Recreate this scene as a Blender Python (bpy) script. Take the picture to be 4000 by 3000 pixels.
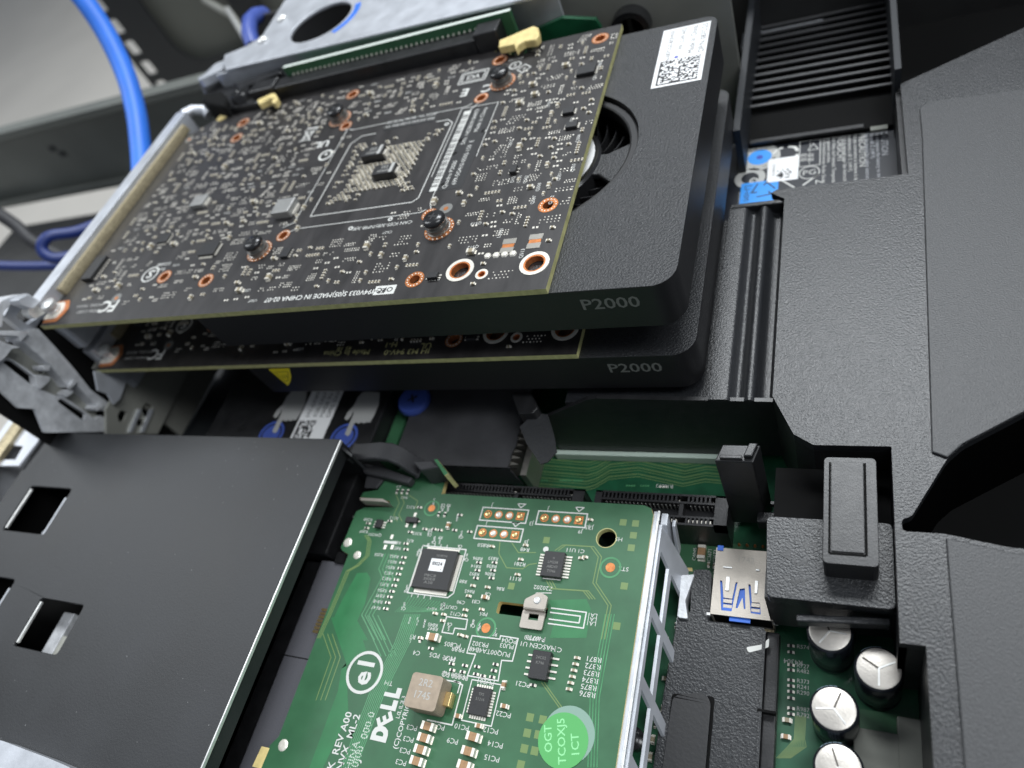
import bpy, math, random
from math import sin, cos, pi, radians, sqrt, hypot
from mathutils import Vector, Matrix
from mathutils.geometry import tessellate_polygon
random.seed(7)
for o in list(bpy.data.objects): bpy.data.objects.remove(o)
SC = bpy.context.scene; COL = SC.collection
S = 0.001                                    # everything below is written in millimetres
# ------------------------------------------------------------------ camera
CAMPOS = (60.0767, -102.327, 105.9834)
ROT = ((0.90535214, 0.23800219, -0.35169938), (-0.01336713, -0.81180526, -0.58377524), (-0.4244512, 0.53322338, -0.73178823))
FPX = 2874.89
cam = bpy.data.objects.new('camera', bpy.data.cameras.new('camera')); COL.objects.link(cam)
m = Matrix.Identity(4)
for i in range(3):
    m[i][0] = ROT[0][i]; m[i][1] = -ROT[1][i]; m[i][2] = -ROT[2][i]; m[i][3] = CAMPOS[i] * S
cam.matrix_world = m
cam.data.sensor_width = 9.8; cam.data.lens = FPX / 4000 * 9.8
cam.data.clip_start = 0.005; cam.data.clip_end = 50
cam.data.dof.use_dof = True; cam.data.dof.focus_distance = 0.158; cam.data.dof.aperture_fstop = 3.7
SC.camera = cam
# ------------------------------------------------------------------ light of the server room
W = bpy.data.worlds.new('World'); SC.world = W; W.use_nodes = True
W.node_tree.nodes['Background'].inputs[0].default_value = (0.80, 0.88, 1.0, 1)
W.node_tree.nodes['Background'].inputs[1].default_value = 0.27
def lamp(name, loc, size, power, aim, color=(0.93, 0.97, 1.0)):
    l = bpy.data.lights.new(name, 'AREA'); l.shape = 'RECTANGLE'; l.size, l.size_y = size; l.energy = power; l.color = color
    o = bpy.data.objects.new(name, l); COL.objects.link(o); o.location = loc
    o.rotation_euler = (Vector(aim) - Vector(loc)).to_track_quat('-Z', 'Y').to_euler(); return o
lamp('ceiling_light_aisle', (0.12, 1.10, 1.60), (1.2, 0.35), 38, (0, 0, 0))
lamp('ceiling_light_rear', (-1.7, 0.45, 1.60), (0.5, 1.2), 15, (-0.1, 0, 0))
lamp('ceiling_light_front', (0.95, -0.2, 1.5), (0.5, 1.2), 20, (-0.1, 0, 0))
SC.view_settings.view_transform = 'Standard'; SC.view_settings.look = 'None'
SC.view_settings.exposure = 0.0; SC.view_settings.gamma = 1.0; SC.view_settings.use_curve_mapping = False
SC.render.engine = 'CYCLES'
# ------------------------------------------------------------------ measuring: where a sight line of the photograph meets a real plane
def _ray(x, y):
    c = ((x - 2000) / FPX, (y - 1500) / FPX, 1.0)
    return [ROT[0][i] * c[0] + ROT[1][i] * c[1] + ROT[2][i] * c[2] for i in range(3)]
def atz(x, y, z):
    d = _ray(x, y); t = (z - CAMPOS[2]) / d[2]; return (CAMPOS[0] + d[0] * t, CAMPOS[1] + d[1] * t)
def atx(x, y, X):
    d = _ray(x, y); t = (X - CAMPOS[0]) / d[0]; return (CAMPOS[1] + d[1] * t, CAMPOS[2] + d[2] * t)
def aty(x, y, Y):
    d = _ray(x, y); t = (Y - CAMPOS[1]) / d[1]; return (CAMPOS[0] + d[0] * t, CAMPOS[2] + d[2] * t)
def pz(pts, z): return [atz(x, y, z) for x, y in pts]
# ------------------------------------------------------------------ materials
MATS = {}
def mat(name, color, rough=0.5, metal=0.0, var=0.0, vscale=400, bump=0.0, bscale=2500, color2=None, spec=0.5, dust=0.0, coat=0.0, aniso=None, bdet=3, trans=0.0):
    m = bpy.data.materials.new(name); m.use_nodes = True; MATS[name] = m
    nt = m.node_tree; b = nt.nodes['Principled BSDF']
    b.inputs['Base Color'].default_value = (*color, 1); b.inputs['Roughness'].default_value = rough; b.inputs['Metallic'].default_value = metal
    b.inputs['Specular IOR Level'].default_value = spec; b.inputs['Coat Weight'].default_value = coat
    if trans: b.inputs['Transmission Weight'].default_value = trans
    tc = nt.nodes.new('ShaderNodeTexCoord'); src = tc.outputs['Object']
    if aniso:
        mp = nt.nodes.new('ShaderNodeMapping'); mp.inputs['Scale'].default_value = aniso; nt.links.new(src, mp.inputs[0]); src = mp.outputs[0]
    csock = None
    if var:
        n = nt.nodes.new('ShaderNodeTexNoise'); n.inputs['Scale'].default_value = vscale; n.inputs['Detail'].default_value = 4
        nt.links.new(src, n.inputs['Vector'])
        r = nt.nodes.new('ShaderNodeValToRGB'); r.color_ramp.elements[0].position = .3; r.color_ramp.elements[1].position = .72
        c2 = color2 or tuple(min(1, c * (1 + var)) for c in color); c1 = color if color2 else tuple(c * (1 - var) for c in color)
        r.color_ramp.elements[0].color = (*c1, 1); r.color_ramp.elements[1].color = (*c2, 1)
        nt.links.new(n.outputs[0], r.inputs[0]); csock = r.outputs[0]
        mr = nt.nodes.new('ShaderNodeMapRange'); mr.inputs[3].default_value = max(0, rough - .07); mr.inputs[4].default_value = min(1, rough + .07)
        nt.links.new(n.outputs[0], mr.inputs[0]); nt.links.new(mr.outputs[0], b.inputs['Roughness'])
    if dust:
        v = nt.nodes.new('ShaderNodeTexVoronoi'); v.inputs['Scale'].default_value = 330; nt.links.new(tc.outputs['Object'], v.inputs['Vector'])
        n2 = nt.nodes.new('ShaderNodeTexNoise'); n2.inputs['Scale'].default_value = 130; nt.links.new(tc.outputs['Object'], n2.inputs['Vector'])
        sb = nt.nodes.new('ShaderNodeMath'); sb.operation = 'MULTIPLY_ADD'; sb.inputs[1].default_value = 0.075; sb.inputs[2].default_value = 0.0
        nt.links.new(n2.outputs[0], sb.inputs[0])
        lt = nt.nodes.new('ShaderNodeMath'); lt.operation = 'LESS_THAN'; nt.links.new(v.outputs['Distance'], lt.inputs[0]); nt.links.new(sb.outputs[0], lt.inputs[1])
        ml = nt.nodes.new('ShaderNodeMath'); ml.operation = 'MULTIPLY'; ml.inputs[1].default_value = dust; nt.links.new(lt.outputs[0], ml.inputs[0])
        mx = nt.nodes.new('ShaderNodeMix'); mx.data_type = 'RGBA'; nt.links.new(ml.outputs[0], mx.inputs['Factor'])
        mx.inputs[6].default_value = (*color, 1); mx.inputs[7].default_value = (.45, .45, .45, 1)
        if csock: nt.links.new(csock, mx.inputs[6])
        csock = mx.outputs[2]
    if csock: nt.links.new(csock, b.inputs['Base Color'])
    if bump:
        n = nt.nodes.new('ShaderNodeTexNoise'); n.inputs['Scale'].default_value = bscale; n.inputs['Detail'].default_value = bdet
        nt.links.new(src, n.inputs['Vector'])
        bp = nt.nodes.new('ShaderNodeBump'); bp.inputs['Strength'].default_value = bump; bp.inputs['Distance'].default_value = 0.0003
        nt.links.new(n.outputs[0], bp.inputs['Height']); nt.links.new(bp.outputs[0], b.inputs['Normal'])
    return m
mat('pcb_black', (.024, .022, .022), .42, var=.35, vscale=300, bump=.06, bscale=900, aniso=(1, .25, 1))
mat('pcb_green', (.034, .118, .054), .46, var=.12, vscale=160, bump=.05, bscale=700)
mat('pcb_green_dark', (.008, .085, .036), .4, var=.25, vscale=200, coat=.2)
mat('green_trace', (.07, .25, .11), .35, var=.15, vscale=300)
mat('green_pour', (.030, .165, .062), .46, var=.12, vscale=200)
mat('olive_trace', (.16, .24, .09), .35)
mat('fr4_edge', (.46, .44, .20), .6, var=.2, vscale=500)
mat('fr4_yellow', (.70, .56, .24), .55, var=.15, vscale=500)
mat('copper', (.72, .27, .10), .32, .75, var=.15, vscale=900)
mat('solder', (.86, .82, .73), .3, .35, var=.08, vscale=2000)
mat('washer', (.30, .29, .27), .3, .8)
mat('gold', (.80, .60, .28), .28, .9)
mat('cap_body', (.33, .28, .19), .45, var=.2, vscale=1500)
mat('cap_brown', (.34, .20, .10), .42, var=.2, vscale=1500)
mat('chip_black', (.018, .018, .019), .45, bump=.15, bscale=6000)
mat('chip_grey', (.30, .30, .29), .4, .3, var=.1, vscale=900)
mat('silk', (.60, .60, .57), .55)
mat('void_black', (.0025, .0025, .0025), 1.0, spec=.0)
mat('silk_dim', (.42, .42, .40), .55)
mat('etch_grey', (.17, .17, .16), .5)
mat('shroud_black', (.022, .023, .025), .42, var=.3, vscale=2200, bump=.9, bscale=2100, dust=.12)
mat('shroud_side', (.009, .009, .010), .45, bump=.1, bscale=1500)
mat('plastic_black', (.014, .015, .017), .36, var=.25, vscale=1500, bump=.36, bscale=2200, dust=.3, bdet=2)
mat('plastic_smooth', (.012, .012, .013), .38, var=.25, vscale=300, bump=.12, bscale=2500, dust=.08)
mat('mylar_sheet', (.028, .029, .031), .44, var=.22, vscale=1800, bump=.3, bscale=2800, dust=.12)
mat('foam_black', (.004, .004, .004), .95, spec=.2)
mat('fan_black', (.016, .016, .017), .22)
mat('label_white', (.80, .80, .80), .5, var=.03, vscale=200)
mat('ink', (.02, .02, .022), .6)
mat('ink_blue', (.03, .05, .38), .5)
mat('steel', (.58, .60, .64), .42, .55, var=.12, vscale=130, bump=.08, bscale=900)
mat('steel_bright', (.80, .80, .78), .32, .6, var=.1, vscale=500)
mat('cast_alu', (.60, .61, .63), .58, .35, var=.18, vscale=350, bump=.45, bscale=1100)
mat('emi_gasket', (.40, .34, .22), .42, .6, var=.18, vscale=900, bump=.5, bscale=1800)
mat('black_steel', (.019, .020, .022), .48, .0, var=.45, vscale=30, bump=.12, bscale=2500, dust=.35)
mat('blue_jacket', (.025, .17, .72), .5, var=.1, vscale=90, bump=.05, bscale=300)
mat('navy_jacket', (.012, .03, .16), .45)
mat('blue_plastic', (.05, .09, .36), .42, var=.1, vscale=200)
mat('usb_blue', (.02, .12, .55), .4)
mat('floor_vinyl', (.58, .55, .50), .7, var=.04, vscale=6)
mat('rail_steel', (.17, .18, .165), .5, .3, var=.2, vscale=12)
mat('post_black', (.012, .014, .017), .5)
mat('wall_grey', (.15, .155, .135), .7, var=.1, vscale=8)
mat('dark_steel', (.05, .05, .05), .5, .5, var=.2, vscale=40)
mat('zinc', (.40, .40, .36), .40, .5, var=.2, vscale=35, bump=.06, bscale=400)
mat('tan_inductor', (.34, .27, .20), .5, var=.12, vscale=700)
mat('sticker_green', (.09, .38, .11), .45)
mat('sticker_print', (.26, .66, .30), .5)
mat('cap_metal', (.50, .47, .43), .40, .7, var=.08, vscale=400, bump=.12, bscale=2500)
mat('sticker_white', (.62, .68, .62), .5)
mat('sticker_rim', (.22, .34, .28), .4)
mat('fin_highlight', (.085, .085, .088), .42)  # highlight along the slat tops, put in as a lighter colour
mat('connector_grey', (.12, .12, .135), .55, bump=.2, bscale=2500)
mat('pale_plastic', (.50, .60, .52), .5)
mat('yellow_sticker', (.75, .62, .02), .45)
mat('cap_sleeve', (.010, .012, .016), .22)
mat('cap_stripe', (.25, .33, .40), .35)
mat('alu_top', (.44, .40, .35), .45, .45, var=.08, vscale=400, bump=.1, bscale=3000)
mat('battery_label', (.012, .014, .02), .32)
mat('grey_print', (.30, .31, .33), .5)
mat('cyan_print', (.02, .28, .80), .5)
mat('heatsink_black', (.040, .040, .043), .46, var=.3, vscale=70, bump=.3, bscale=350, dust=.1)
mat('foil', (.40, .38, .34), .35, .8)
mat('foil_dark', (.10, .09, .08), .5, .5)
mat('rubber', (.035, .035, .038), .55, bump=.3, bscale=2500, dust=.15)
mat('hand_print', (.36, .36, .35), .55)
# ------------------------------------------------------------------ text outlines (built-in font)
_TXT = {}
def text_faces(s, bold=0.0):
    k = (s, bold)
    if k not in _TXT:
        c = bpy.data.curves.new('t', 'FONT'); c.body = s; c.size = 1; c.resolution_u = 2; c.offset = bold
        o = bpy.data.objects.new('t', c)
        me = o.to_mesh()
        vs = [(v.co.x, v.co.y) for v in me.vertices]; fs = [tuple(p.vertices) for p in me.polygons]
        o.to_mesh_clear(); bpy.data.objects.remove(o); bpy.data.curves.remove(c)
        _TXT[k] = (vs, fs)
    return _TXT[k]
# ------------------------------------------------------------------ mesh builder
class MB:
    def __init__(s): s.v = []; s.f = []; s.m = []; s.names = []; s.T = None
    def mi(s, name):
        if name not in s.names: s.names.append(name)
        return s.names.index(name)
    def add(s, vs, fs, mt):
        b = len(s.v)
        if s.T is not None: vs = [tuple(s.T @ Vector(v)) for v in vs]
        s.v += [tuple(v) for v in vs]; k = s.mi(mt)
        for f in fs: s.f.append(tuple(b + i for i in f)); s.m.append(k)
        return s
    def box(s, x0, x1, y0, y1, z0, z1, mt):
        return s.add([(x0, y0, z0), (x1, y0, z0), (x1, y1, z0), (x0, y1, z0), (x0, y0, z1), (x1, y0, z1), (x1, y1, z1), (x0, y1, z1)],
                     [(3, 2, 1, 0), (4, 5, 6, 7), (0, 1, 5, 4), (1, 2, 6, 5), (2, 3, 7, 6), (3, 0, 4, 7)], mt)
    def rbox(s, cx, cy, z0, w, d, h, ang, mt):
        c, n = cos(ang), sin(ang); P = [(cx + c * x - n * y, cy + n * x + c * y) for x, y in ((-w/2, -d/2), (w/2, -d/2), (w/2, d/2), (-w/2, d/2))]
        return s.prism(P, z0, z0 + h, mt)
    def prism(s, outer, z0, z1, mt, holes=(), top=None, side=None):
        def area(p): return sum(p[i][0] * p[(i + 1) % len(p)][1] - p[(i + 1) % len(p)][0] * p[i][1] for i in range(len(p)))
        if area(outer) < 0: outer = outer[::-1]
        loops = [list(outer)] + [list(h) if area(h) < 0 else list(h)[::-1] for h in holes]
        flat = [p for l in loops for p in l]; n = len(flat)
        if len(loops) == 1 and len(outer) <= 4: tris = [tuple(range(len(outer)))]
        else:
            tris = []
            for a, b, c in tessellate_polygon([[Vector((x, y, 0)) for x, y in l] for l in loops]):
                A, B, C_ = flat[a], flat[b], flat[c]
                w = (B[0]-A[0])*(C_[1]-A[1])-(B[1]-A[1])*(C_[0]-A[0])
                if abs(w) < 1e-9: continue
                tris.append((a, b, c) if w > 0 else (a, c, b))
        vs = [(x, y, z0) for x, y in flat] + [(x, y, z1) for x, y in flat]
        s.add(vs, [tuple(n + i for i in t) for t in tris], top or mt)
        b0 = len(s.v) - 2 * n; k = s.mi(mt)
        for t in tris: s.f.append(tuple(b0 + i for i in t[::-1])); s.m.append(k)
        k2 = s.mi(side or mt); o = 0
        for l in loops:
            q = len(l)
            for i in range(q):
                j = (i + 1) % q; s.f.append((b0 + o + i, b0 + o + j, b0 + n + o + j, b0 + n + o + i)); s.m.append(k2)
            o += q
        return s
    def lathe(s, x, y, prof, mt, seg=20, ax=None):
        vs = []; fs = []; n = len(prof)
        for k in range(seg):
            a = 2 * pi * k / seg
            for r, z in prof: vs.append((x + r * cos(a), y + r * sin(a), z))
        for k in range(seg):
            for i in range(n - 1):
                a, b = k * n + i, ((k + 1) % seg) * n + i; fs.append((a, b, b + 1, a + 1))
        if prof[-1][0] > 1e-6: fs.append(tuple(k * n + n - 1 for k in range(seg)))
        if prof[0][0] > 1e-6: fs.append(tuple(k * n for k in range(seg))[::-1])
        return s.add(vs, fs, mt)
    def cyl(s, x, y, z0, z1, r, mt, seg=20): return s.lathe(x, y, [(r, z0), (r, z1)], mt, seg)
    def ring(s, x, y, z0, z1, r0, r1, mt, seg=24): 
        vs = []; fs = []
        for k in range(seg):
            a = 2 * pi * k / seg
            for r, z in ((r0, z0), (r1, z0), (r1, z1), (r0, z1)): vs.append((x + r * cos(a), y + r * sin(a), z))
        for k in range(seg):
            j = (k + 1) % seg
            for i in range(4): fs.append((k*4+i, j*4+i, j*4+(i+1) % 4, k*4+(i+1) % 4))
        return s.add(vs, fs, mt)
    def tube(s, pts, r, mt, seg=8, closed=False):
        P = [Vector(p) for p in pts]; n = len(P); vs = []; fs = []; up = None
        for i, p in enumerate(P):
            d = ((P[(i + 1) % n] if closed or i < n - 1 else p) - (P[i - 1] if closed or i > 0 else p)).normalized()
            if up is None: up = d.orthogonal().normalized()
            up = (up - d * up.dot(d)).normalized(); w = d.cross(up)
            for k in range(seg):
                a = 2 * pi * k / seg; vs.append(p + (up * cos(a) + w * sin(a)) * r)
        for i in range(n if closed else n - 1):
            j = (i + 1) % n
            for k in range(seg): fs.append((i*seg+k, i*seg+(k+1) % seg, j*seg+(k+1) % seg, j*seg+k))
        if not closed: fs += [tuple(range(seg))[::-1], tuple((n-1)*seg+k for k in range(seg))]
        return s.add(vs, fs, mt)
    def line(s, pts, w, z, mt, closed=False, h=.06):       # a printed or etched line lying on a board
        n = len(pts)
        for i in range(n if closed else n - 1):
            a, b = pts[i], pts[(i + 1) % n]; L = hypot(b[0]-a[0], b[1]-a[1])
            if L < 1e-6: continue
            dx, dy = (b[0]-a[0]) / L, (b[1]-a[1]) / L; e = w / 2; k = i % 2 * .004
            s.prism([(a[0]-dx*e*.6+dy*e, a[1]-dy*e*.6-dx*e), (b[0]+dx*e*.6+dy*e, b[1]+dy*e*.6-dx*e), (b[0]+dx*e*.6-dy*e, b[1]+dy*e*.6+dx*e), (a[0]-dx*e*.6-dy*e, a[1]-dy*e*.6+dx*e)], z, z + h + k, mt)
        return s
    def text(s, t, x, y, z, size, ang, mt, align=0.0, sx=1.0, bold=0.0, shear=0.0, plane=None):
        vs, fs = text_faces(t, bold)
        if not vs: return s
        x0 = min(v[0] for v in vs); x1 = max(v[0] for v in vs); c, n = cos(ang), sin(ang); o = []
        for a, b in vs:
            a = (a - x0 - (x1 - x0) * align) * size * sx + b * shear * size; b *= size
            o.append((x + c * a - n * b, y + n * a + c * b, z))
        return s.add(o, fs, mt)
    def build(s, name, parent=None, smooth=False, bevel=0, bseg=2, origin=None, angle=40):
        if origin is None:
            if parent is not None:
                q = parent
                while q.parent is not None: q = q.parent
                origin = tuple(c / S for c in q.location)
            else: origin = (0, 0, 0)
        me = bpy.data.meshes.new(name)
        me.from_pydata([((x - origin[0]) * S, (y - origin[1]) * S, (z - origin[2]) * S) for x, y, z in s.v], [], s.f)
        for n_ in s.names: me.materials.append(MATS[n_])
        me.polygons.foreach_set('material_index', s.m)
        if smooth: me.polygons.foreach_set('use_smooth', [True] * len(s.f))
        me.update()
        if smooth: me.set_sharp_from_angle(angle=radians(angle))
        o = bpy.data.objects.new(name, me); COL.objects.link(o)
        if parent is not None: o.parent = parent
        else: o.location = tuple(c * S for c in origin)
        if bevel:
            b = o.modifiers.new('bevel', 'BEVEL'); b.width = bevel * S; b.segments = bseg; b.limit_method = 'ANGLE'; b.angle_limit = radians(35)
            b.use_clamp_overlap = True
        return o
def thing(name, label, cat, loc, group=None):
    o = bpy.data.objects.new(name, None); COL.objects.link(o); o.empty_display_size = .01
    o.location = tuple(c * S for c in loc); return tag(o, label, cat, group)
def tag(o, label=None, cat=None, group=None, kind=None):
    if label: o['label'] = label
    if cat: o['category'] = cat
    if group: o['group'] = group
    if kind: o['kind'] = kind
    return o
def inst(me, name, parent, x, y, z, ang=0.0, sc=1.0):     # one more part that shares a mesh
    o = bpy.data.objects.new(name, me); COL.objects.link(o); o.parent = parent
    q = parent
    while q.parent is not None: q = q.parent
    o.location = (x * S - q.location.x, y * S - q.location.y, z * S - q.location.z); o.rotation_euler.z = ang; o.scale = (sc, sc, sc)
    return o
def mesh_of(mb):                                         # bare mesh for sharing
    me = bpy.data.meshes.new('piece'); me.from_pydata([(x * S, y * S, z * S) for x, y, z in mb.v], [], mb.f)
    for n_ in mb.names: me.materials.append(MATS[n_])
    me.polygons.foreach_set('material_index', mb.m); me.update(); return me
def copy_tree(o, parent=None):
    c = o.copy(); COL.objects.link(c)
    if parent is not None: c.parent = parent
    for ch in list(o.children): copy_tree(ch, c)
    return c
def circle(x, y, r, n=24, a0=0.0): return [(x + r * cos(a0 + 2*pi*k/n), y + r * sin(a0 + 2*pi*k/n)) for k in range(n)]
def rrect(x0, x1, y0, y1, r, n=5):
    P = []
    for cx, cy, a in ((x1-r, y1-r, 0), (x0+r, y1-r, pi/2), (x0+r, y0+r, pi), (x1-r, y0+r, 3*pi/2)):
        for k in range(n + 1): P.append((cx + r*cos(a + pi/2*k/n), cy + r*sin(a + pi/2*k/n)))
    return P
def rpoly(pts, r, n=4):                                   # round the corners of a polygon
    out = []; N = len(pts)
    for i in range(N):
        p, a, b = Vector(pts[i]), Vector(pts[i-1]), Vector(pts[(i+1) % N])
        da, db = (a-p), (b-p); q = min(r, da.length*.45, db.length*.45)
        A = p + da.normalized()*q; B = p + db.normalized()*q
        for k in range(n + 1):
            t = k / n; out.append(tuple(A*(1-t)**2 + p*2*t*(1-t) + B*t*t))
    return out
M_X = Matrix(((0, 0, 1, 0), (1, 0, 0, 0), (0, 1, 0, 0), (0, 0, 0, 1)))   # plane (Y,Z), thickness along X
M_Y = Matrix(((1, 0, 0, 0), (0, 0, -1, 0), (0, 1, 0, 0), (0, 0, 0, 1)))  # plane (X,Z), thickness along -Y
# ================================================================== setting
ZB = -65.0                                               # motherboard surface
b = MB().box(-9000, 3000, -3000, 9000, -430, -420, 'floor_vinyl'); tag(b.build('floor'), kind='structure')
b = MB()
b.prism([(-182, -330), (420, -330), (420, 176), (-182, 176)], -72, -70, 'post_black')
b.box(-182, 420, 176, 178, -72, 2, 'dark_steel')
tag(b.build('chassis_floor'), kind='structure')

# rack post with square mounting holes (vertical, behind the rail)
def rack_post():
    Y = 400
    t = thing('rack_post', 'black rack upright with a column of square mounting holes behind the rail', 'rack post', (-400, Y, -700))
    b = MB(); b.T = M_Y.copy(); b.T[1][3] = Y
    h = []
    cs = [aty(380, 18, Y), aty(440, 81, Y), aty(518, 175, Y), aty(588, 259, Y)]
    dz = (cs[0][1] - cs[-1][1]) / 3
    x0 = cs[1][0]
    for k in range(-3, 14):
        z = cs[0][1] - dz * k
        h.append(rrect(x0 - 5.5, x0 + 6.5, z - dz * .32, z + dz * .32, 2.0, 3))
    xs = aty(775, 80, Y); zlo = aty(800, 228, Y)[1]
    h.append(rrect(xs[0] - 40, xs[0] + 40, zlo, 200, 22, 6))
    b.prism([(x0 - 11, -700), (x0 + 150, -700), (x0 + 150, 260), (x0 - 11, 260)], 0, 2.2, 'post_black', holes=h)
    b.build('upright', t)
    b = MB(); b.box(x0 + 14, xs[0] + 160, Y + 8, Y + 10, -300, 260, 'wall_grey'); b.build('rear_flange', t)
rack_post()

def rack_rail():
    Y = 235
    t = thing('rack_rail', 'grey steel slide rail crossing behind the server', 'rail', (-300, Y, -90))
    zt = aty(0, 500, Y)[1]; zb = aty(0, 790, Y)[1]
    b = MB()
    b.box(-900, 150, Y, Y + 2, zb, zt, 'rail_steel')
    b.build('web', t)
    b = MB(); b.box(-900, 150, Y - 9, Y, zt - 1.5, zt + .5, 'rail_steel').box(-900, 150, Y - 9, Y - 7.6, zt - 5, zt - 1.5, 'rail_steel'); b.build('upper_lip', t, bevel=.6)
    b = MB(); b.box(-900, 150, Y - 9, Y, zb - .5, zb + 1.5, 'rail_steel').box(-900, 150, Y - 9, Y - 7.6, zb + 1.5, zb + 5, 'rail_steel'); b.build('lower_lip', t, bevel=.6)
    b = MB()
    for px, py in ((205, 580), (245, 600)):
        X, Z = aty(px, py, Y); b.box(X - 3, X + 3, Y - .6, Y - .02, Z - 2, Z + 2, 'post_black')
    b.build('tab_slot', t)
rack_rail()

def cable(name, label, pts, r, mt, n=6, **k):
    out = []                                             # Catmull-Rom through the points
    P = [Vector(p) for p in pts]; P = [P[0]*2-P[1]] + P + [P[-1]*2-P[-2]]
    for i in range(1, len(P) - 2):
        for j in range(n):
            t = j / n
            out.append(.5*((2*P[i]) + (P[i+1]-P[i-1])*t + (2*P[i-1]-5*P[i]+4*P[i+1]-P[i+2])*t*t + (3*P[i]-P[i-1]-3*P[i+1]+P[i+2])*t**3))
    out.append(P[-2])
    o = MB().tube(out, r, mt, 14).build(name, smooth=True, origin=tuple(out[0])); return tag(o, label, 'cable')
# blue patch cable: rises from the rear panel and leaves at the top
def seg(px, py, X): y, z = atx(px, py, X); return (X, y, z)
cable('network_cable', 'bright blue network cable arching up behind the card bracket',
      [seg(150, -260, -262), seg(250, -90, -252), seg(335, 10, -245), seg(420, 140, -237), seg(490, 290, -228), seg(530, 430, -220), seg(548, 560, -213), seg(556, 700, -206), seg(540, 900, -200)], 4.3, 'blue_jacket')
cable('network_cable', 'dark navy cable loop lying behind the lower end of the bracket',
      [seg(420, 860, -235), seg(300, 905, -242), seg(190, 925, -248), seg(165, 975, -250), seg(215, 1010, -246), seg(330, 985, -240), seg(420, 940, -234)], 2.4, 'navy_jacket')
cable('power_cable', 'thin black cable crossing the floor at the left edge', [seg(-60, 800, -330), seg(60, 880, -320), seg(130, 945, -312), seg(260, 1010, -300), seg(420, 1060, -290)], 3.2, 'rubber')
cable('network_cable', 'navy cable running level under the bracket at the left edge', [seg(-80, 1035, -300), seg(80, 1040, -290), seg(240, 1035, -280), seg(360, 1010, -270)], 2.2, 'navy_jacket')
b = MB(); b.box(-560, -196, 60, 226, -122, -116, 'dark_steel')
o = b.build('cable_tray', bevel=1, origin=(-380, 140, -120)); tag(o, 'dark steel tray behind the rear panel at the left edge', 'tray')
o.location.z -= 0.0

# ================================================================== graphics card
CARD_PITCH = 22.9
R2 = random.Random(11)
def chip_cap(L, w, h, body, ends='solder'):
    b = MB(); e = L * .22
    b.box(-L/2 + e, L/2 - e, -w/2, w/2, 0, h * .96, body); b.box(-L/2, -L/2 + e, -w/2 * 1.03, w/2 * 1.03, 0, h, ends); b.box(L/2 - e, L/2, -w/2 * 1.03, w/2 * 1.03, 0, h, ends)
    b.box(-L/2 - .22, -L/2 - .001, -w/2, w/2, 0, .12, 'solder'); b.box(L/2 + .001, L/2 + .22, -w/2, w/2, 0, .12, 'solder')
    return mesh_of(b)
CAP0402 = chip_cap(1.05, .55, .5, 'cap_body'); CAP0603 = chip_cap(1.6, .85, .75, 'cap_body'); CAP0805 = chip_cap(2.1, 1.25, 1.0, 'cap_body')
RES0402 = chip_cap(1.05, .55, .35, 'chip_black'); BRN0603 = chip_cap(1.6, .85, .8, 'cap_brown'); BRN1206 = chip_cap(3.0, 1.6, 1.5, 'cap_brown')
def dot(b, x, y, z, r, mt='solder', h=.14): b.lathe(x, y, [(r, z), (r * .75, z + h * .7), (r * .3, z + h)], mt, 6)
def soic(parent, name, cx, cy, z, w, d, h, nside, pl, ang=0.0, mt='chip_black', two=True, pinname='pin'):
    """moulded chip, pins along its +-x sides (and +-y when not two)"""
    b = MB(); b.rbox(cx, cy, z + .12, w, d, h, ang, mt); o = b.build(name, parent, bevel=.08, bseg=1)
    p = MB(); p.box(-pl/2, pl/2, -.2, .2, 0, .2, 'solder'); me = mesh_of(p); c, s = cos(ang), sin(ang)
    pitch = d * .92 / nside
    for sd in (-1, 1):
        for k in range(nside):
            lx, ly = sd * (w/2 + pl/2), (k - (nside-1)/2) * pitch
            inst(me, pinname, o, cx + c*lx - s*ly, cy + s*lx + c*ly, z + .05, ang)
    if not two:
        n2 = int(w / pitch * .95)
        for sd in (-1, 1):
            for k in range(n2):
                lx, ly = (k - (n2-1)/2) * pitch, sd * (d/2 + pl/2)
                inst(me, pinname, o, cx + c*lx - s*ly, cy + s*lx + c*ly, z + .05, ang + pi/2)
    return o
def screw(parent, x, y, z=0.0):
    b = MB(); b.lathe(x, y, [(3.3, z + .1), (3.3, z + .5), (2.9, z + .6), (2.9, z + 1.1), (3.1, z + 1.2), (3.1, z + 1.6), (2.3, z + 1.7), (2.3, z + 2.4)], 'washer', 24)
    w = b.build('screw_washer', parent, smooth=True)
    b = MB(); b.lathe(x, y, [(2.7, z + 2.45), (2.95, z + 2.8), (2.95, z + 3.5), (2.6, z + 3.95), (1.6, z + 4.2), (0, z + 4.25)], 'fan_black', 28)
    h = b.build('screw_head', parent, smooth=True, angle=50)
    b = MB(); a = R2.uniform(0, 1.5)
    b.rbox(x, y, z + 4.1, 2.3, .5, .17, a, 'ink').rbox(x, y, z + 4.1, 2.3, .5, .172, a + pi/2, 'ink'); b.build('cross_recess', h)
RINGS = [(p, 2.55, 1.45) for p in ((2345,150),(1953,235),(1378,369),(951,479),(924,539),(642,1081),(805,1096),(2141,801),(1620,1092))] + \
        [(p, 2.3, 1.35) for p in ((1107,920),(1351,492),(1880,383),(1678,839))]
SCREWS = [(-92.1, 83.4), (-33.4, 85.2), (-34.3, 23.4), (-93.4, 23.0)]
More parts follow.
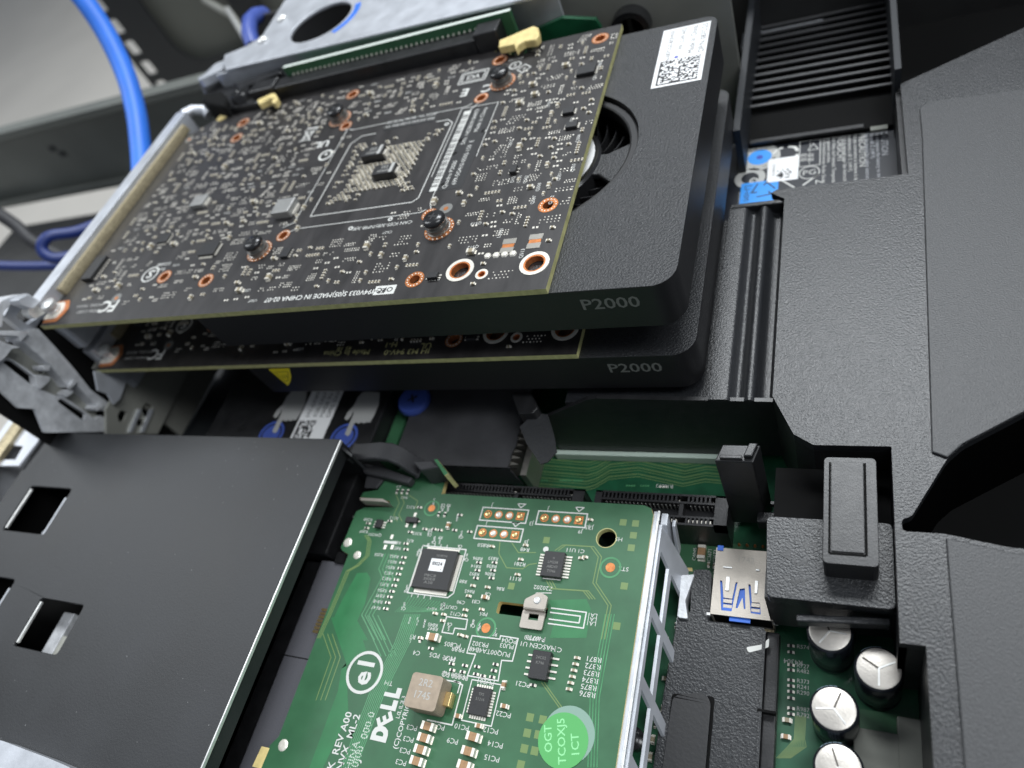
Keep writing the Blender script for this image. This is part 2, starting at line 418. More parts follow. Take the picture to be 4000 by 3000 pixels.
def make_card():
    t = thing('graphics_card', 'upper graphics card, its whole black back side full of solder points facing up', 'graphics card', (-171, 0, -15), 'graphics cards stacked in the riser')
    holes = []; ringpos = []
    for (px, py), ro, ri in RINGS:
        X, Y = atz(px, py, 0); ringpos.append((X, Y, ro, ri)); holes.append(circle(X, Y, ri, 20))
    big = [(*atz(1797,1056,0), 3.6, 2.35), (*atz(2088,1029,0), 3.6, 2.3), (*atz(1882,1072,0), 1.6, .75)]
    for X, Y, ro, ri in big: holes.append(circle(X, Y, ri, 20))
    # ---- board
    out = [(-171, 0), (0, 0), (0, 103), (-26.5, 103), (-27, 99.6), (-31, 98.2), (-35.5, 100), (-36, 103.2), (-41, 103.2), (-41.5, 110), (-126, 110), (-127, 104)]
    out += [atz(1010,402,0), atz(985,431,0), atz(893,453,0), atz(878,441,0), atz(848,466,0), (-167.5, 93.5), (-171, 93.5)]
    b = MB().prism(out, -1.6, 0, 'fr4_edge', holes=holes, top='pcb_black'); pcb = b.build('circuit_board', t)
    # ---- plated holes
    for X, Y, ro, ri in ringpos:
        b = MB().ring(X, Y, -1.5, .05, ri - .06, ri + .001, 'copper', 20).ring(X, Y, .0, .07, ri, ro, 'copper', 24)
        o = b.build('plated_hole', t)
        b = MB()
        for k in range(14): dot(b, X + (ri+ro)/2*cos(k*pi/7), Y + (ri+ro)/2*sin(k*pi/7), .07, .2, 'solder', .08)
        b.build('solder_dots', o)
    for X, Y, ro, ri in big:
        b = MB().ring(X, Y, -1.5, .05, ri - .06, ri + .001, 'copper', 20).ring(X, Y, .0, .12, ri, ri + (ro-ri)*.28, 'copper', 24).ring(X, Y, .0, .16, ri + (ro-ri)*.28, ro, 'solder', 24)
        b.build('mounting_hole', t)
    for X, Y in SCREWS:
        b = MB().ring(X, Y, 0, .07, 1.5, 4.1, 'copper', 28); o = b.build('screw_pad', t)
        b = MB()
        for k in range(18): dot(b, X + 3.72*cos(k*pi/9), Y + 3.72*sin(k*pi/9), .07, .24, 'solder', .1)
        b.build('solder_dots', o)
        screw(t, X, Y)
    # ---- printed lines, marks and writing
    b = MB(); Z = .03
    x0, x1, y0, y1 = -81, -45.2, 35.3, 71
    b.line([(x0+3, y1), (x0, y1-3), (x0, y0), (x1-1.5, y0), (x1, y0+1.5), (x1, y1-2), (x1-2, y1), (x1-6, y1)], .28, Z, 'silk'); b.line([(x0+3, y1), (x0+8, y1)], .28, Z, 'silk')
    b.line([(-89.5, 32), (-86, 33.5), (-86, 76), (-87, 76.8)], .22, Z, 'silk'); b.line([(-86, 29.5), (-84, 30.6), (-42.5, 30.6), (-41, 31.5)], .22, Z, 'silk')
    b.line([(-39.5, 31.5), (-40.6, 34), (-40.6, 74), (-39, 76.5)], .22, Z, 'silk'); b.line([(-85.5, 76.4), (-83.5, 75.4), (-70, 75.6)], .22, Z, 'silk'); b.line([(-53, 75.8), (-43, 75.8), (-41.2, 77)], .22, Z, 'silk')
    X, Y = atz(1258, 1157, 0); b.text('EF-494V033 S(05)MADE IN CHINA 02-07', X, Y + .9, Z, 2.2, pi, 'silk', .5, 1.0, .015)
    X, Y = atz(1508, 1134, 0); b.prism([(X-3.4, Y-1.3), (X+2.6, Y-1.3), (X+2.6, Y+1.6), (X-3.4, Y+1.6)], .0, .03, 'silk'); b.text('OPC', X - .4, Y + .9, .05, 2.1, pi, 'ink', .5, 1.1, .02)
    X, Y = atz(1490, 882, 0); b.text('CAN ICES-3(B)/NMB-3(B)', X, Y + .6, Z, 1.7, pi, 'silk', .5, 1.05)
    X, Y = atz(425, 1195, 0); b.text('FC', X, Y + 2, Z, 6.4, pi, 'silk', .5, 1.0, .03)
    X, Y = atz(398, 1212, 0); b.text('NVIDIA CORP', X, Y + .6, Z, 1.6, pi, 'silk_dim', 0, 1.15)
    X, Y = atz(402, 1190, 0); b.text('MODEL: PG410', X, Y + .6, Z, 1.6, pi, 'silk_dim', 0, 1.15)
    X, Y = atz(587, 1072, 0); b.ring(X, Y, 0, .04, 2.7, 3.2, 'silk', 28); b.text('S', X, Y + 1.7, Z, 4.6, pi, 'silk', .5, 1.2, .02)
    X, Y = atz(640, 1032, 0); b.text('D33088', X, Y + .6, Z, 1.8, pi, 'silk', .5); b.text('RoHS', X, Y - 1.7, Z, 1.8, pi, 'silk', .5)
    X, Y = atz(1850, 300, 0)
    b.line(rrect(X-4.6, X+4.6, Y-2.9, Y+2.9, .3, 1), .35, Z, 'silk', True); b.line(rrect(X-3.7, X+3.7, Y-2.1, Y+2.1, .3, 1), .3, Z, 'silk', True); b.text('VCI', X, Y + 1.05, Z, 2.9, pi, 'silk', .5, 1.0, .02)
    X, Y = atz(1875, 350, 0); b.text('C', X + 2.4, Y + 1.8, Z, 5.2, pi, 'silk', .5, 1.0, .03); X, Y = atz(1815, 362, 0); b.text('E', X, Y + 1.8, Z, 5.2, pi, 'silk', .5, 1.0, .03)
    X, Y = atz(2015, 232, 0); b.text('D33088', X, Y + .6, Z, 1.5, pi, 'silk', .5); X, Y = atz(2013, 255, 0); b.ring(X, Y, 0, .04, 1.6, 2.0, 'silk', 20); b.text('S', X, Y + 1.1, Z, 3, pi, 'silk', .5)
    X, Y = atz(2047, 268, 0); b.line([(X-2.2, Y), (X, Y-2.2), (X+2.2, Y), (X, Y+2.2)], .3, Z, 'silk', True); b.text('R', X, Y + .6, Z, 1.8, pi, 'silk', .5)
    X, Y = atz(1203, 530, 0); b.line([(X-2.4, Y+3), (X+2.2, Y-3)], .4, Z, 'silk'); b.line([(X+2.4, Y+3), (X-2.2, Y-3)], .4, .05, 'silk'); b.line([(X-1.6, Y+2), (X+1.6, Y+2), (X+1.2, Y-2.4), (X-1.2, Y-2.4)], .35, Z, 'silk', True); b.box(X-2.3, X+2.3, Y+3.6, Y+4.3, 0, .05, 'silk')
    X, Y = atz(1255, 568, 0); b.text('UL', X, Y + 2, Z, 4.4, pi, 'silk', .5, 1.1, .03); X, Y = atz(1272, 606, 0); b.ring(X, Y, 0, .04, 1.9, 2.6, 'silk', 24); b.text('e', X, Y + 1, Z, 2.6, pi, 'silk', .5, 1, .03)
    for i, (px, py) in enumerate(((1890, 512),(1800, 548),(1775, 600),(1733, 720),(1745, 485),(1370, 892),(1525, 856))): X, Y = atz(px, py, 0); b.ring(X, Y, 0, .05, .35, .75, 'silk', 12)
    for px, py, s in ((2045, 990, 'Q513'),(1862, 868, 'Q513'),(1850, 960, 'Q512'),(1960, 910, 'L5001'),(1515, 903, 'C627'),(1700, 1085, 'D506'),(2190, 690, 'Q501'),(2160, 780, 'Q502'),(2090, 780, 'Q507'),(2110, 730, 'Q508'),(2265, 540, 'Q504'),(2330, 300, 'C911'),(2350, 250, 'R881'),(2245, 655, 'Q503'),(2150, 405, 'C904'),(2000, 560, 'C853'),(2010, 700, 'D12'),(2035, 700, 'C341'),(2060, 700, 'C502'),(2240, 470, 'R771'),(990, 1170, 'U507'),(965, 1130, 'U508')):
        X, Y = atz(px, py, 0); b.text(s, min(X, -.9), Y, Z, 1.35, pi/2 if px > 1950 else pi, 'silk', .5)
    tag(b.build('silkscreen', t), kind='stuff')
    # ---- stickers on the board
    b = MB(); b.box(-70.5, -52.5, 71.6, 76.6, .01, .06, 'chip_black'); o = b.build('bios_label', t)
    b = MB(); b.text('900-5G410-0100-000 VV', -61.5, 73.9, .08, 1.75, pi, 'silk', .5); b.text('BIOS Ver 86.06.74.00.02', -61.5, 76.1, .08, 1.75, pi, 'silk', .5); b.build('print', o)
    b = MB(); b.prism([(-43.4, 38.5), (-32.5, 38.5), (-32.5, 74.2), (-43.4, 74.2)], .01, .05, 'chip_black'); o = b.build('serial_label', t)
    b = MB(); y = 39.2
    while y < 73.4:
        w = R2.choice((.25, .25, .5, .75)); b.box(-42.6, -40.3, y, y + w, .05, .07, 'silk'); y += w + R2.choice((.2, .3, .5))
    b.box(-42.6, -40.3, 38.7, 39.6, .05, .075, 'silk'); b.box(-42.6, -40.3, 72.6, 73.4, .05, .075, 'silk')
    b.text('Quadro P2000', -37.6, 39.2, .07, 1.9, pi/2, 'silk'); b.text('S/N: 1423819104473', -37.6, 73.4, .07, 1.9, pi/2, 'silk', 1.0); b.text('699-5G410-0502-150  E', -35, 40.2, .07, 1.9, pi/2, 'silk'); b.text('Made in China', -35, 73.4, .07, 1.9, pi/2, 'silk', 1.0)
    b.build('print', o)
    b = MB(); b.line([(-32, 51), (-32, 75), (-44, 75.3), (-44, 45)], .2, .03, 'silk'); b.build('label_outline', t)
    # ---- occupancy so that nothing overlaps
    occ = set()
    def blk(xa, xb, ya, yb):
        for i in range(int((xa+180)/.5), int((xb+180)/.5)+1):
            for j in range(int((ya+5)/.5), int((yb+5)/.5)+1): occ.add((i, j))
    def free(xa, xb, ya, yb):
        return not any((i, j) in occ for i in range(int((xa+180)/.5), int((xb+180)/.5)+1) for j in range(int((ya+5)/.5), int((yb+5)/.5)+1))
    for X, Y, ro, ri in ringpos + big: blk(X-ro, X+ro, Y-ro, Y+ro)
    for X, Y in SCREWS: blk(X-4, X+4, Y-4, Y+4)
    blk(-82, -44.5, 34.5, 77); blk(-44, -32, 38, 75); blk(-171, -163.5, 0, 103); blk(-127, -41, 101.8, 110)
    for px, py, w, h in ((1270, 1155, 48, 3.2), (1490, 882, 24, 2), (425, 1195, 9, 7), (350, 1200, 16, 5), (587, 1072, 7, 7), (640, 1020, 8, 5), (1850, 300, 10, 6.5), (1845, 356, 10, 6), (2030, 255, 7, 6), (1203, 530, 6, 8), (1262, 590, 6, 9), (1520, 1134, 9, 4)):
        X, Y = atz(px, py, 0); blk(X-w/2, X+w/2, Y-h/2, Y+h/2)
    # ---- the big parts
    for px, py, w, d, h in ((1112, 812, 6.6, 6.2, 2.6), (777, 783, 5.6, 5.0, 1.8)):
        X, Y = atz(px, py, 1.5); b = MB().rbox(X, Y, 0, w, d, h, 0, 'chip_grey'); o = b.build('choke', t, bevel=.25); blk(X-w/2-.5, X+w/2+.5, Y-d/2-.5, Y+d/2+.5)
        b = MB().box(X-w/2-.5, X-w/2, Y-d*.35, Y+d*.35, 0, .8, 'solder').box(X+w/2, X+w/2+.5, Y-d*.35, Y+d*.35, 0, .8, 'solder'); b.build('terminal', o)
    for px, py, w, d, h, n, pl, two in ((372, 1050, 4.4, 10.2, 1.5, 8, 1.3, True), (815, 972, 6.2, 5.2, .9, 8, .7, False), (2290, 272, 5.4, 4.0, 1.0, 5, .6, True), (640, 930, 4.0, 4.0, .8, 6, .5, False), (1690, 1075, 2.8, 1.8, .9, 2, .6, True), (2220, 430, 3.2, 2.4, .8, 4, .5, True), (2232, 485, 3.2, 2.4, .8, 4, .5, True), (2005, 660, 1.8, 2.6, .9, 2, .6, True), (1115, 985, 2.6, 3.6, .8, 4, .5, True)):
        X, Y = atz(px, py, .8); soic(t, 'chip', X, Y, 0, w, d, h, n, pl, 0.0, 'chip_black', two); blk(X-w/2-pl, X+w/2+pl, Y-d/2-pl, Y+d/2+pl)
    for X, Y in ((-67.4, 58.2), (-59.6, 48.6)):          # tantalum capacitors in the middle of the square
        b = MB().rbox(X, Y, 0, 7.2, 4.2, 2.7, 0, 'chip_black'); o = b.build('tantalum_capacitor', t, bevel=.3)
        MB().box(X+3.6, X+4.2, Y-1.2, Y+1.2, 0, 1.7, 'solder').box(X-4.2, X-3.6, Y-1.2, Y+1.2, 0, 1.7, 'solder').build('terminal', o)
        b = MB().box(X+2.2, X+3.2, Y-2.05, Y+2.05, 2.7, 2.73, 'silk_dim'); b.text('330', X + .3, Y + 1.2, 2.74, 1.7, pi, 'silk_dim', .5).text('NMR54', X + .3, Y - .6, 2.74, 1.3, pi, 'silk_dim', .5); b.build('print', o)
    for X, Y in ((-12.8, 14.6), (-6.2, 15.2)):
        b = MB().box(X-1.7, X+1.7, Y-2.3, Y-.6, 0, .1, 'foil').box(X-1.7, X+1.7, Y+.6, Y+2.3, 0, .1, 'foil').box(X-1.5, X+1.5, Y-.6, Y+.6, 0, .06, 'copper'); b.build('solder_pad', t); blk(X-2.4, X+2.4, Y-3, Y+3)
    for k in range(4):
        X, Y = atz(1905 + k * 33, 1000 - k * 3, 0); b = MB(); dot(b, X, Y, 0, 1.0, 'solder', .5); b.build('solder_joint', t); blk(X-1, X+1, Y-1, Y+1)
    for px, py in ((1742, 815), (455, 1165), (2030, 205), (740, 545)): X, Y = atz(px, py, 0); MB().ring(X, Y, 0, .05, .7, 1.9, 'etch_grey', 20).cyl(X, Y, .0, .07, .7, 'copper', 12).build('fiducial_mark', t); blk(X-2, X+2, Y-2, Y+2)
    # ---- lattice of small capacitors behind the processor
    small = MB(); big_caps = []
    def c04(x, y, a): 
        if a: 
            small.box(x-.21, x+.21, y-.24, y+.24, 0, .4, 'cap_body').box(x-.22, x+.22, y-.46, y-.24, 0, .42, 'solder').box(x-.22, x+.22, y+.24, y+.46, 0, .42, 'solder')
        else:
            small.box(x-.24, x+.24, y-.21, y+.21, 0, .4, 'cap_body').box(x-.46, x-.24, y-.22, y+.22, 0, .42, 'solder').box(x+.24, x+.46, y-.22, y+.22, 0, .42, 'solder')
    for i in range(-9, 10):
        for j in range(-13, 14):
            x, y = -63 + i * 1.62 + (j % 2) * .81, 53 + j * 1.02
            if any(abs(x - X) < 4.6 and abs(y - Y) < 2.7 for X, Y in ((-67.4, 58.2), (-59.6, 48.6))): continue
            d1 = abs(abs(i) * 1.5 - abs(j)); edge = max(abs(i) / 9, abs(j) / 13)
            if (abs(i) <= 6 and abs(j) <= 9 and R2.random() < .95) or (d1 < 2 and R2.random() < .8) or (edge > .8 and i < 0 and R2.random() < .35): 
                if R2.random() < .5 or len(big_caps) >= 120: c04(x, y, 0)
                else: big_caps.append((CAP0402, x, y, 0, 0))
    # ---- clusters of tiny parts
    zones = [((-163, -98, 30, 95), 460), ((-132, -46, 79, 101.5), 140), ((-31, -2, 34, 99), 290), ((-96, -38, 4, 22), 120), ((-30, -2, 3, 34), 55), ((-112, -82.5, 27, 76), 75), ((-160, -100, 6, 30), 60), ((-55, -30, 24, 38), 16)]
    for (xa, xb, ya, yb), N in zones:
        tries = 0; done = 0
        while done < N and tries < N * 9:
            tries += 1
            kind = R2.random() * (.86 if xb > -40 else 1); kind = kind * .72 if (xb < -80 and R2.random() < .55) else kind; x = R2.uniform(xa, xb); y = R2.uniform(ya, yb)
            if kind < .50:                                # grid of solder points
                n, mm_ = R2.choice(((5, 2), (4, 4), (7, 2), (2, 6), (6, 3), (3, 2), (5, 4))); p = R2.choice((.72, .82, .95))
                if not free(x-.4, x+n*p, y-.4, y+mm_*p): continue
                blk(x-.4, x+n*p, y-.4, y+mm_*p)
                sh = R2.choice((0, 0, .35))
                for i in range(n):
                    for j in range(mm_):
                        if R2.random() < .88: dot(small, min(x + i*p + j*sh, -.6), y + j*p, 0, R2.uniform(.17, .26), 'solder', .15)
            elif kind < .64:                              # row of small capacitors
                n = R2.randint(2, 5); a = R2.random() < .5
                wx, wy = (n*.95, 1.4) if a else (1.4, n*.95)
                if not free(x-.5, x+wx, y-.6, y+wy): continue
                blk(x-.5, x+wx, y-.6, y+wy)
                for i in range(n): c04(x + (i*.95 if a else .2), y + (.2 if a else i*.95), a)
            elif kind < .80:                              # single larger capacitor
                me, w = R2.choice(((CAP0603, 2.2), (CAP0402, 1.6), (CAP0402, 1.6), (CAP0805, 2.9))); a = R2.random() < .5
                if not free(x-w/2, x+w/2, y-w/2, y+w/2): continue
                blk(x-w/2, x+w/2, y-w/2, y+w/2)
                if len(big_caps) < 290: big_caps.append((me, x, y, 0, a * pi/2))
            elif kind < .93:                              # bare pads and vias
                if not free(x-.8, x+.8, y-.5, y+.5): continue
                blk(x-.8, x+.8, y-.5, y+.5); small.box(x-.75, x-.2, y-.3, y+.3, 0, .09, 'solder').box(x+.2, x+.75, y-.3, y+.3, 0, .09, 'solder')
            else:                                         # small printed reference
                s = R2.choice('CRQU') + str(R2.randint(10, 999)); x = min(x, -4.5)
                if not free(x-.3, x+3, y-.3, y+1.2): continue
                blk(x-.3, x+3, y-.3, y+1.2); small.text(s, x + 2.6, y + 1, .04, 1.15, pi, 'silk')
            done += 1
    for me, x, y, z, a in big_caps: inst(me, 'chip_capacitor', t, x, y, z, a)
    tag(small.build('small_components', t), kind='stuff')
    # ---- cooler shroud with the blower
    fx, fy, fr = -14.2, 48.5, 26.6
    xl = aty(765, 1250, 0)[0]; xl2 = aty(872, 1340, 0)[0]
    outl = [(xl, 1.2), (27.3, 1.2), (27.3, 100), (xl, 100)]
    outl = [outl[0]] + rrect(0, 27.3, .2, 100, 5.5, 6)[7*3:] + rrect(0, 27.3, .2, 100, 4, 6)[:7] + [(xl, 100)]; outl[0] = (xl, .2)
    b = MB().prism(outl, -14.2, -1.7, 'shroud_side', holes=[circle(fx, fy, fr, 56)], top='shroud_black')
    for i, v in enumerate(b.v):                           # the left end is cut at a slant
        if abs(v[0] - xl) < .01 and v[2] < -5: b.v[i] = (xl2, v[1], v[2])
    sh = b.build('shroud', t, smooth=True, bevel=1.5, bseg=3, angle=30)
    b = MB().cyl(fx, fy, -14.0, -13.6, fr + .5, 'foam_black', 40); b.build('fan_floor', t)
    fan = MB().ring(fx, fy, -6.5, -3.0, fr - 2.6, fr - .05, 'shroud_side', 56).build('fan_rim', t, bevel=.6)
    b = MB()
    for a0 in (-.14, 1.95, 4.05):
        P_ = [(fx + 9*cos(a0-.45), fy + 9*sin(a0-.45)), (fx + 18*cos(a0-.22), fy + 18*sin(a0-.22)), (fx + (fr-1)*cos(a0-.34), fy + (fr-1)*sin(a0-.34)), (fx + (fr-1)*cos(a0), fy + (fr-1)*sin(a0)), (fx + (fr-1)*cos(a0+.34), fy + (fr-1)*sin(a0+.34)), (fx + 18*cos(a0+.22), fy + 18*sin(a0+.22)), (fx + 9*cos(a0+.45), fy + 9*sin(a0+.45))]
        MB().prism(P_, -6.2, -4.6, 'shroud_black').build('fan_spoke', t, bevel=.4)
    MB().lathe(fx, fy, [(16.4, -12), (16.4, -4.6), (15.8, -4.0), (0, -3.9)], 'fan_black', 40).build('fan_hub', t, smooth=True)
    MB().cyl(fx, fy, -3.9, -3.8, 14.9, 'label_white', 40).build('hub_sticker', t)
    bl = MB(); n = 5
    for i in range(n):
        r = 16.6 + 6.6 * i / (n-1); a = .36 * i / (n-1)
        for z in (-12.5, -7.4): bl.v.append((r*cos(a), r*sin(a), z + (0 if z < -10 else -.5*i/(n-1))))
        for z in (-12.5, -7.4): bl.v.append((r*cos(a+.02), r*sin(a+.02), z + (0 if z < -10 else -.5*i/(n-1))))
    bl.mi('fan_black')
    for i in range(n-1):
        a, c = i*4, i*4+4
        for q in ((a, a+1, c+1, c), (a+3, a+2, c+2, c+3), (a+1, a+3, c+3, c+1)): bl.f.append(q); bl.m.append(0)
    me = mesh_of(bl)
    for k in range(34): inst(me, 'fan_blade', t, fx, fy, 0, 2*pi*k/34)
    # model number on the side
    b = MB(); b.T = M_Y.copy(); b.T[1][3] = .2
    xa, za = aty(2288, 1213, .2); xb, zb = aty(2497, 1190, .2)
    b.text('P2000', (xa + xb)/2, za + .3, .03, 4.7, 0, 'etch_grey', .5, 1.12, .012); b.build('model_number', t)
    # ---- slot bracket and its spring gasket
    b = MB(); b.prism(rrect(-176.6, -171.3, 4, 104, 1.6, 4), -16, 4.6, 'steel'); o = b.build('slot_bracket', t, bevel=1.2, bseg=3, smooth=True)
    b = MB()
    pr = [(-171.25, .05), (-171.25, 2.6), (-170.9, 3.0), (-169.9, 2.8), (-169.3, 1.6), (-169.2, .05)]
    vs = [(x, y, z) for y in (13, 97) for x, z in pr]
    b.add(vs, [(i, i+1, i+7, i+6) for i in range(5)] + [tuple(range(6))[::-1], tuple(range(6, 12))], 'emi_gasket'); b.build('spring_gasket', t, smooth=True)
    b = MB(); b.tube([(-173.5, 103, 3.5), (-171.5, 106.5, 2.8), (-167.8, 107.6, 1.2), (-165.5, 106.2, -.5)], 2.0, 'steel', 10); b.build('bracket_hook', t, smooth=True)
    b = MB().prism(rpoly([(-171, 10), (-165.4, 10.5), (-162.8, 6.5), (-164.2, 1.4), (-171, 1.0)], 1, 3), .0, .12, 'copper').prism(rpoly([(-171, 9), (-166.4, 9.4), (-164.4, 6.2), (-165.4, 2.6), (-171, 2.2)], 1, 3), .12, .5, 'solder'); b.build('ground_pad', t)
    b = MB().lathe(-167.6, 5.6, [(2.2, .5), (2.2, 1.4), (1.7, 1.5), (1.7, 2.6), (2.3, 2.8), (2.3, 4.0), (1.2, 4.4), (0, 4.4)], 'steel_bright', 20); b.build('bracket_screw', t, smooth=True)
    
    return t
card = make_card()
card2 = copy_tree(card); card2.location.z -= CARD_PITCH * S
tag(card2, 'lower graphics card, mostly hidden beneath the other, with a yellow warning sticker on its side')
# the lower card carries other writing along its edge
for ch in list(card2.children):
    if ch.name.startswith(('serial_label', 'bios_label', 'silkscreen', 'label_outline')):
        for g in list(ch.children): bpy.data.objects.remove(g)
        bpy.data.objects.remove(ch)
zc = -CARD_PITCH
b = MB(); Z = zc + .04
for s, px, py, sz in (('JH M3 94V-0', 1590, 1373, 2.5), ('H-1', 1530, 1346, 2.5), ('UL', 1664, 1350, 2.6), ('Made In China', 1352, 1378, 2.5), ('45 18', 1345, 1363, 2.0), ('U507', 1166, 1368, 1.4), ('D503', 1850, 1303, 1.6)):
    X, Y = atz(px, py, zc); b.text(s, X, Y + .8, Z, sz, pi, 'fr4_edge' if sz > 1.8 else 'silk', .5, 1.1, .01)
X, Y = atz(612, 1384, zc); b.text('FC', X, Y + 2, Z, 6.0, pi, 'silk', .5, 1, .03)
X, Y = atz(585, 1386, zc); b.text('NVIDIA CORP', X, Y - .6, Z, 1.6, pi, 'silk_dim', 0, 1.15); b.text('MODEL: PG410', X, Y + 1.8, Z, 1.6, pi, 'silk_dim', 0, 1.15)
X, Y = atz(720, 1270, zc); b.ring(X, Y, zc, Z, 2.7, 3.2, 'silk', 28); b.text('S', X, Y + 1.7, Z, 4.6, pi, 'silk', .5, 1.2, .02)
tag(b.build('silkscreen', card2), kind='stuff')
# yellow warning sticker wrapped round the lower corner of its shroud
b = MB(); b.T = M_Y.copy(); b.T[1][3] = .2
tri = [aty(x, y, .2) for x, y in ((1048, 1441), (1130, 1438), (1138, 1470), (1134, 1492), (1124, 1506), (1118, 1500))]
b.prism(rpoly(tri, .5, 2), .02, .08, 'yellow_sticker'); o = b.build('warning_sticker', card2)
c_ = [(sum(p[0] for p in tri)/6 + .4), (sum(p[1] for p in tri)/6 + .5)]
b = MB(); b.T = M_Y.copy(); b.T[1][3] = .2
b.line([(c_[0] + (p[0]-c_[0])*.62, c_[1] + (p[1]-c_[1])*.62) for p in (tri[0], tri[1], tri[3], tri[5])], .14, .09, 'ink', True, .02)
for k in range(3): b.line([(c_[0]-1+k*.8, c_[1]-.6), (c_[0]-.9+k*.8, c_[1]+.9)], .13, .09, 'ink', h=.02)
b.build('warning_print', o)

# sticker with data-matrix on the upper shroud
def shroud_sticker():
    z = -1.66
    q = pz([(2592, 118), (2780, 86), (2735, 315), (2545, 345)], z)
    x0 = (q[0][0] + q[3][0]) / 2; x1 = (q[1][0] + q[2][0]) / 2; y0 = (q[2][1] + q[3][1]) / 2; y1 = (q[0][1] + q[1][1]) / 2
    b = MB().box(x0, x1, y0, y1, z, z + .08, 'label_white'); o = b.build('barcode_sticker', card)
    b = MB(); zz = z + .09; w = x1 - x0
    for s, fx_, sz in (('CN-087CG5-BOHNV', .26, 1.75), ('-99L-2169-A02', .50, 1.75), ('Made In China', .74, 2.2), ('DP/N 087CG5', .95, 2.2)):
        b.text(s, x0 + w * fx_, y1 - .8, zz, sz, pi/2, 'ink', 1.0, 1.02)
    n = 22; p = (w - 2.2) / n; R3 = random.Random(5)
    hgt = (y1 - y0) * .40; m_ = int(hgt / p)
    for i in range(n):
        for j in range(m_):
            if i == 0 or j == 0 or (i == n-1 and j % 2) or (j == m_-1 and i % 2) or (0 < i < n-1 and 0 < j < m_-1 and R3.random() < .48):
                b.box(x0 + 1.1 + i*p, x0 + 1.1 + (i+1)*p, y0 + .8 + j*p, y0 + .8 + (j+1)*p, zz, zz + .01, 'ink')
    b.build('print', o)
    X, Y = atz(2642, 224, z); b = MB().cyl(X, Y, z + .08, z + .11, .55, 'ink_blue', 12); b.build('pen_dot', o)
shroud_sticker()
# ================================================================== riser with its cage
def riser():
    t = thing('riser_board', 'green riser board standing on edge behind the graphics cards, two black slots on it', 'riser board', (-80, 112, ZB))
    MB().prism(rrect(-125.5, -35, 111.2, 112.8, .3, 2), ZB + 6, 7.6, 'pcb_green', top='pcb_green').build('circuit_board', t)
    MB().box(-125.4, -35.1, 111.25, 112.75, 7.61, 7.7, 'sticker_white').build('board_edge', t)
    b = MB().box(-1.3, 1.3, -.18, .18, 0, .55, 'solder'); 
    p = MB(); p.box(-.18, .18, -.5, .35, 0, .5, 'solder'); pin = mesh_of(p)
    for k in range(2):
        dz = -CARD_PITCH * k
        b = MB(); b.box(-128.5, -47, 104.6, 111, -4.6 + dz, 4.6 + dz, 'plastic_smooth'); o = b.build('card_slot', t, bevel=.4)
        b = MB(); b.box(-46.9, -38.4, 104.2, 111.1, -4.6 + dz, 6.4 + dz, 'plastic_smooth'); b.build('slot_end', o, bevel=.6)
        b = MB(); b.box(-140, -128.6, 104.2, 111.1, -4.6 + dz, 5.4 + dz, 'plastic_smooth'); b.build('slot_end', o, bevel=.6)
        for i in range(41 if k == 0 else 0): inst(pin, 'contact_pin', o, -122 + i * 2.0, 110.8, 4.62, 0)
    return t
riser()
for lab, pts, z in (('yellow card retention clip at the right end of the riser slot', [(1946, 184), (1950, 156), (2082, 100), (2102, 106), (2106, 138), (2092, 154), (2046, 160), (2022, 176), (2014, 192), (2008, 172)], 1.5),
                    ('small yellow hook at the left end of the riser slot', [(1010, 408), (1003, 390), (1058, 364), (1074, 363), (1084, 384), (1072, 402), (1060, 401), (1062, 386), (1036, 394)], 1.5)):
    q = pz(pts, z + 2.5); o = MB().prism(q, z, z + 2.5, 'fr4_yellow').build('retention_clip', bevel=.4, origin=(q[0][0], q[0][1], z)); tag(o, lab, 'clip')

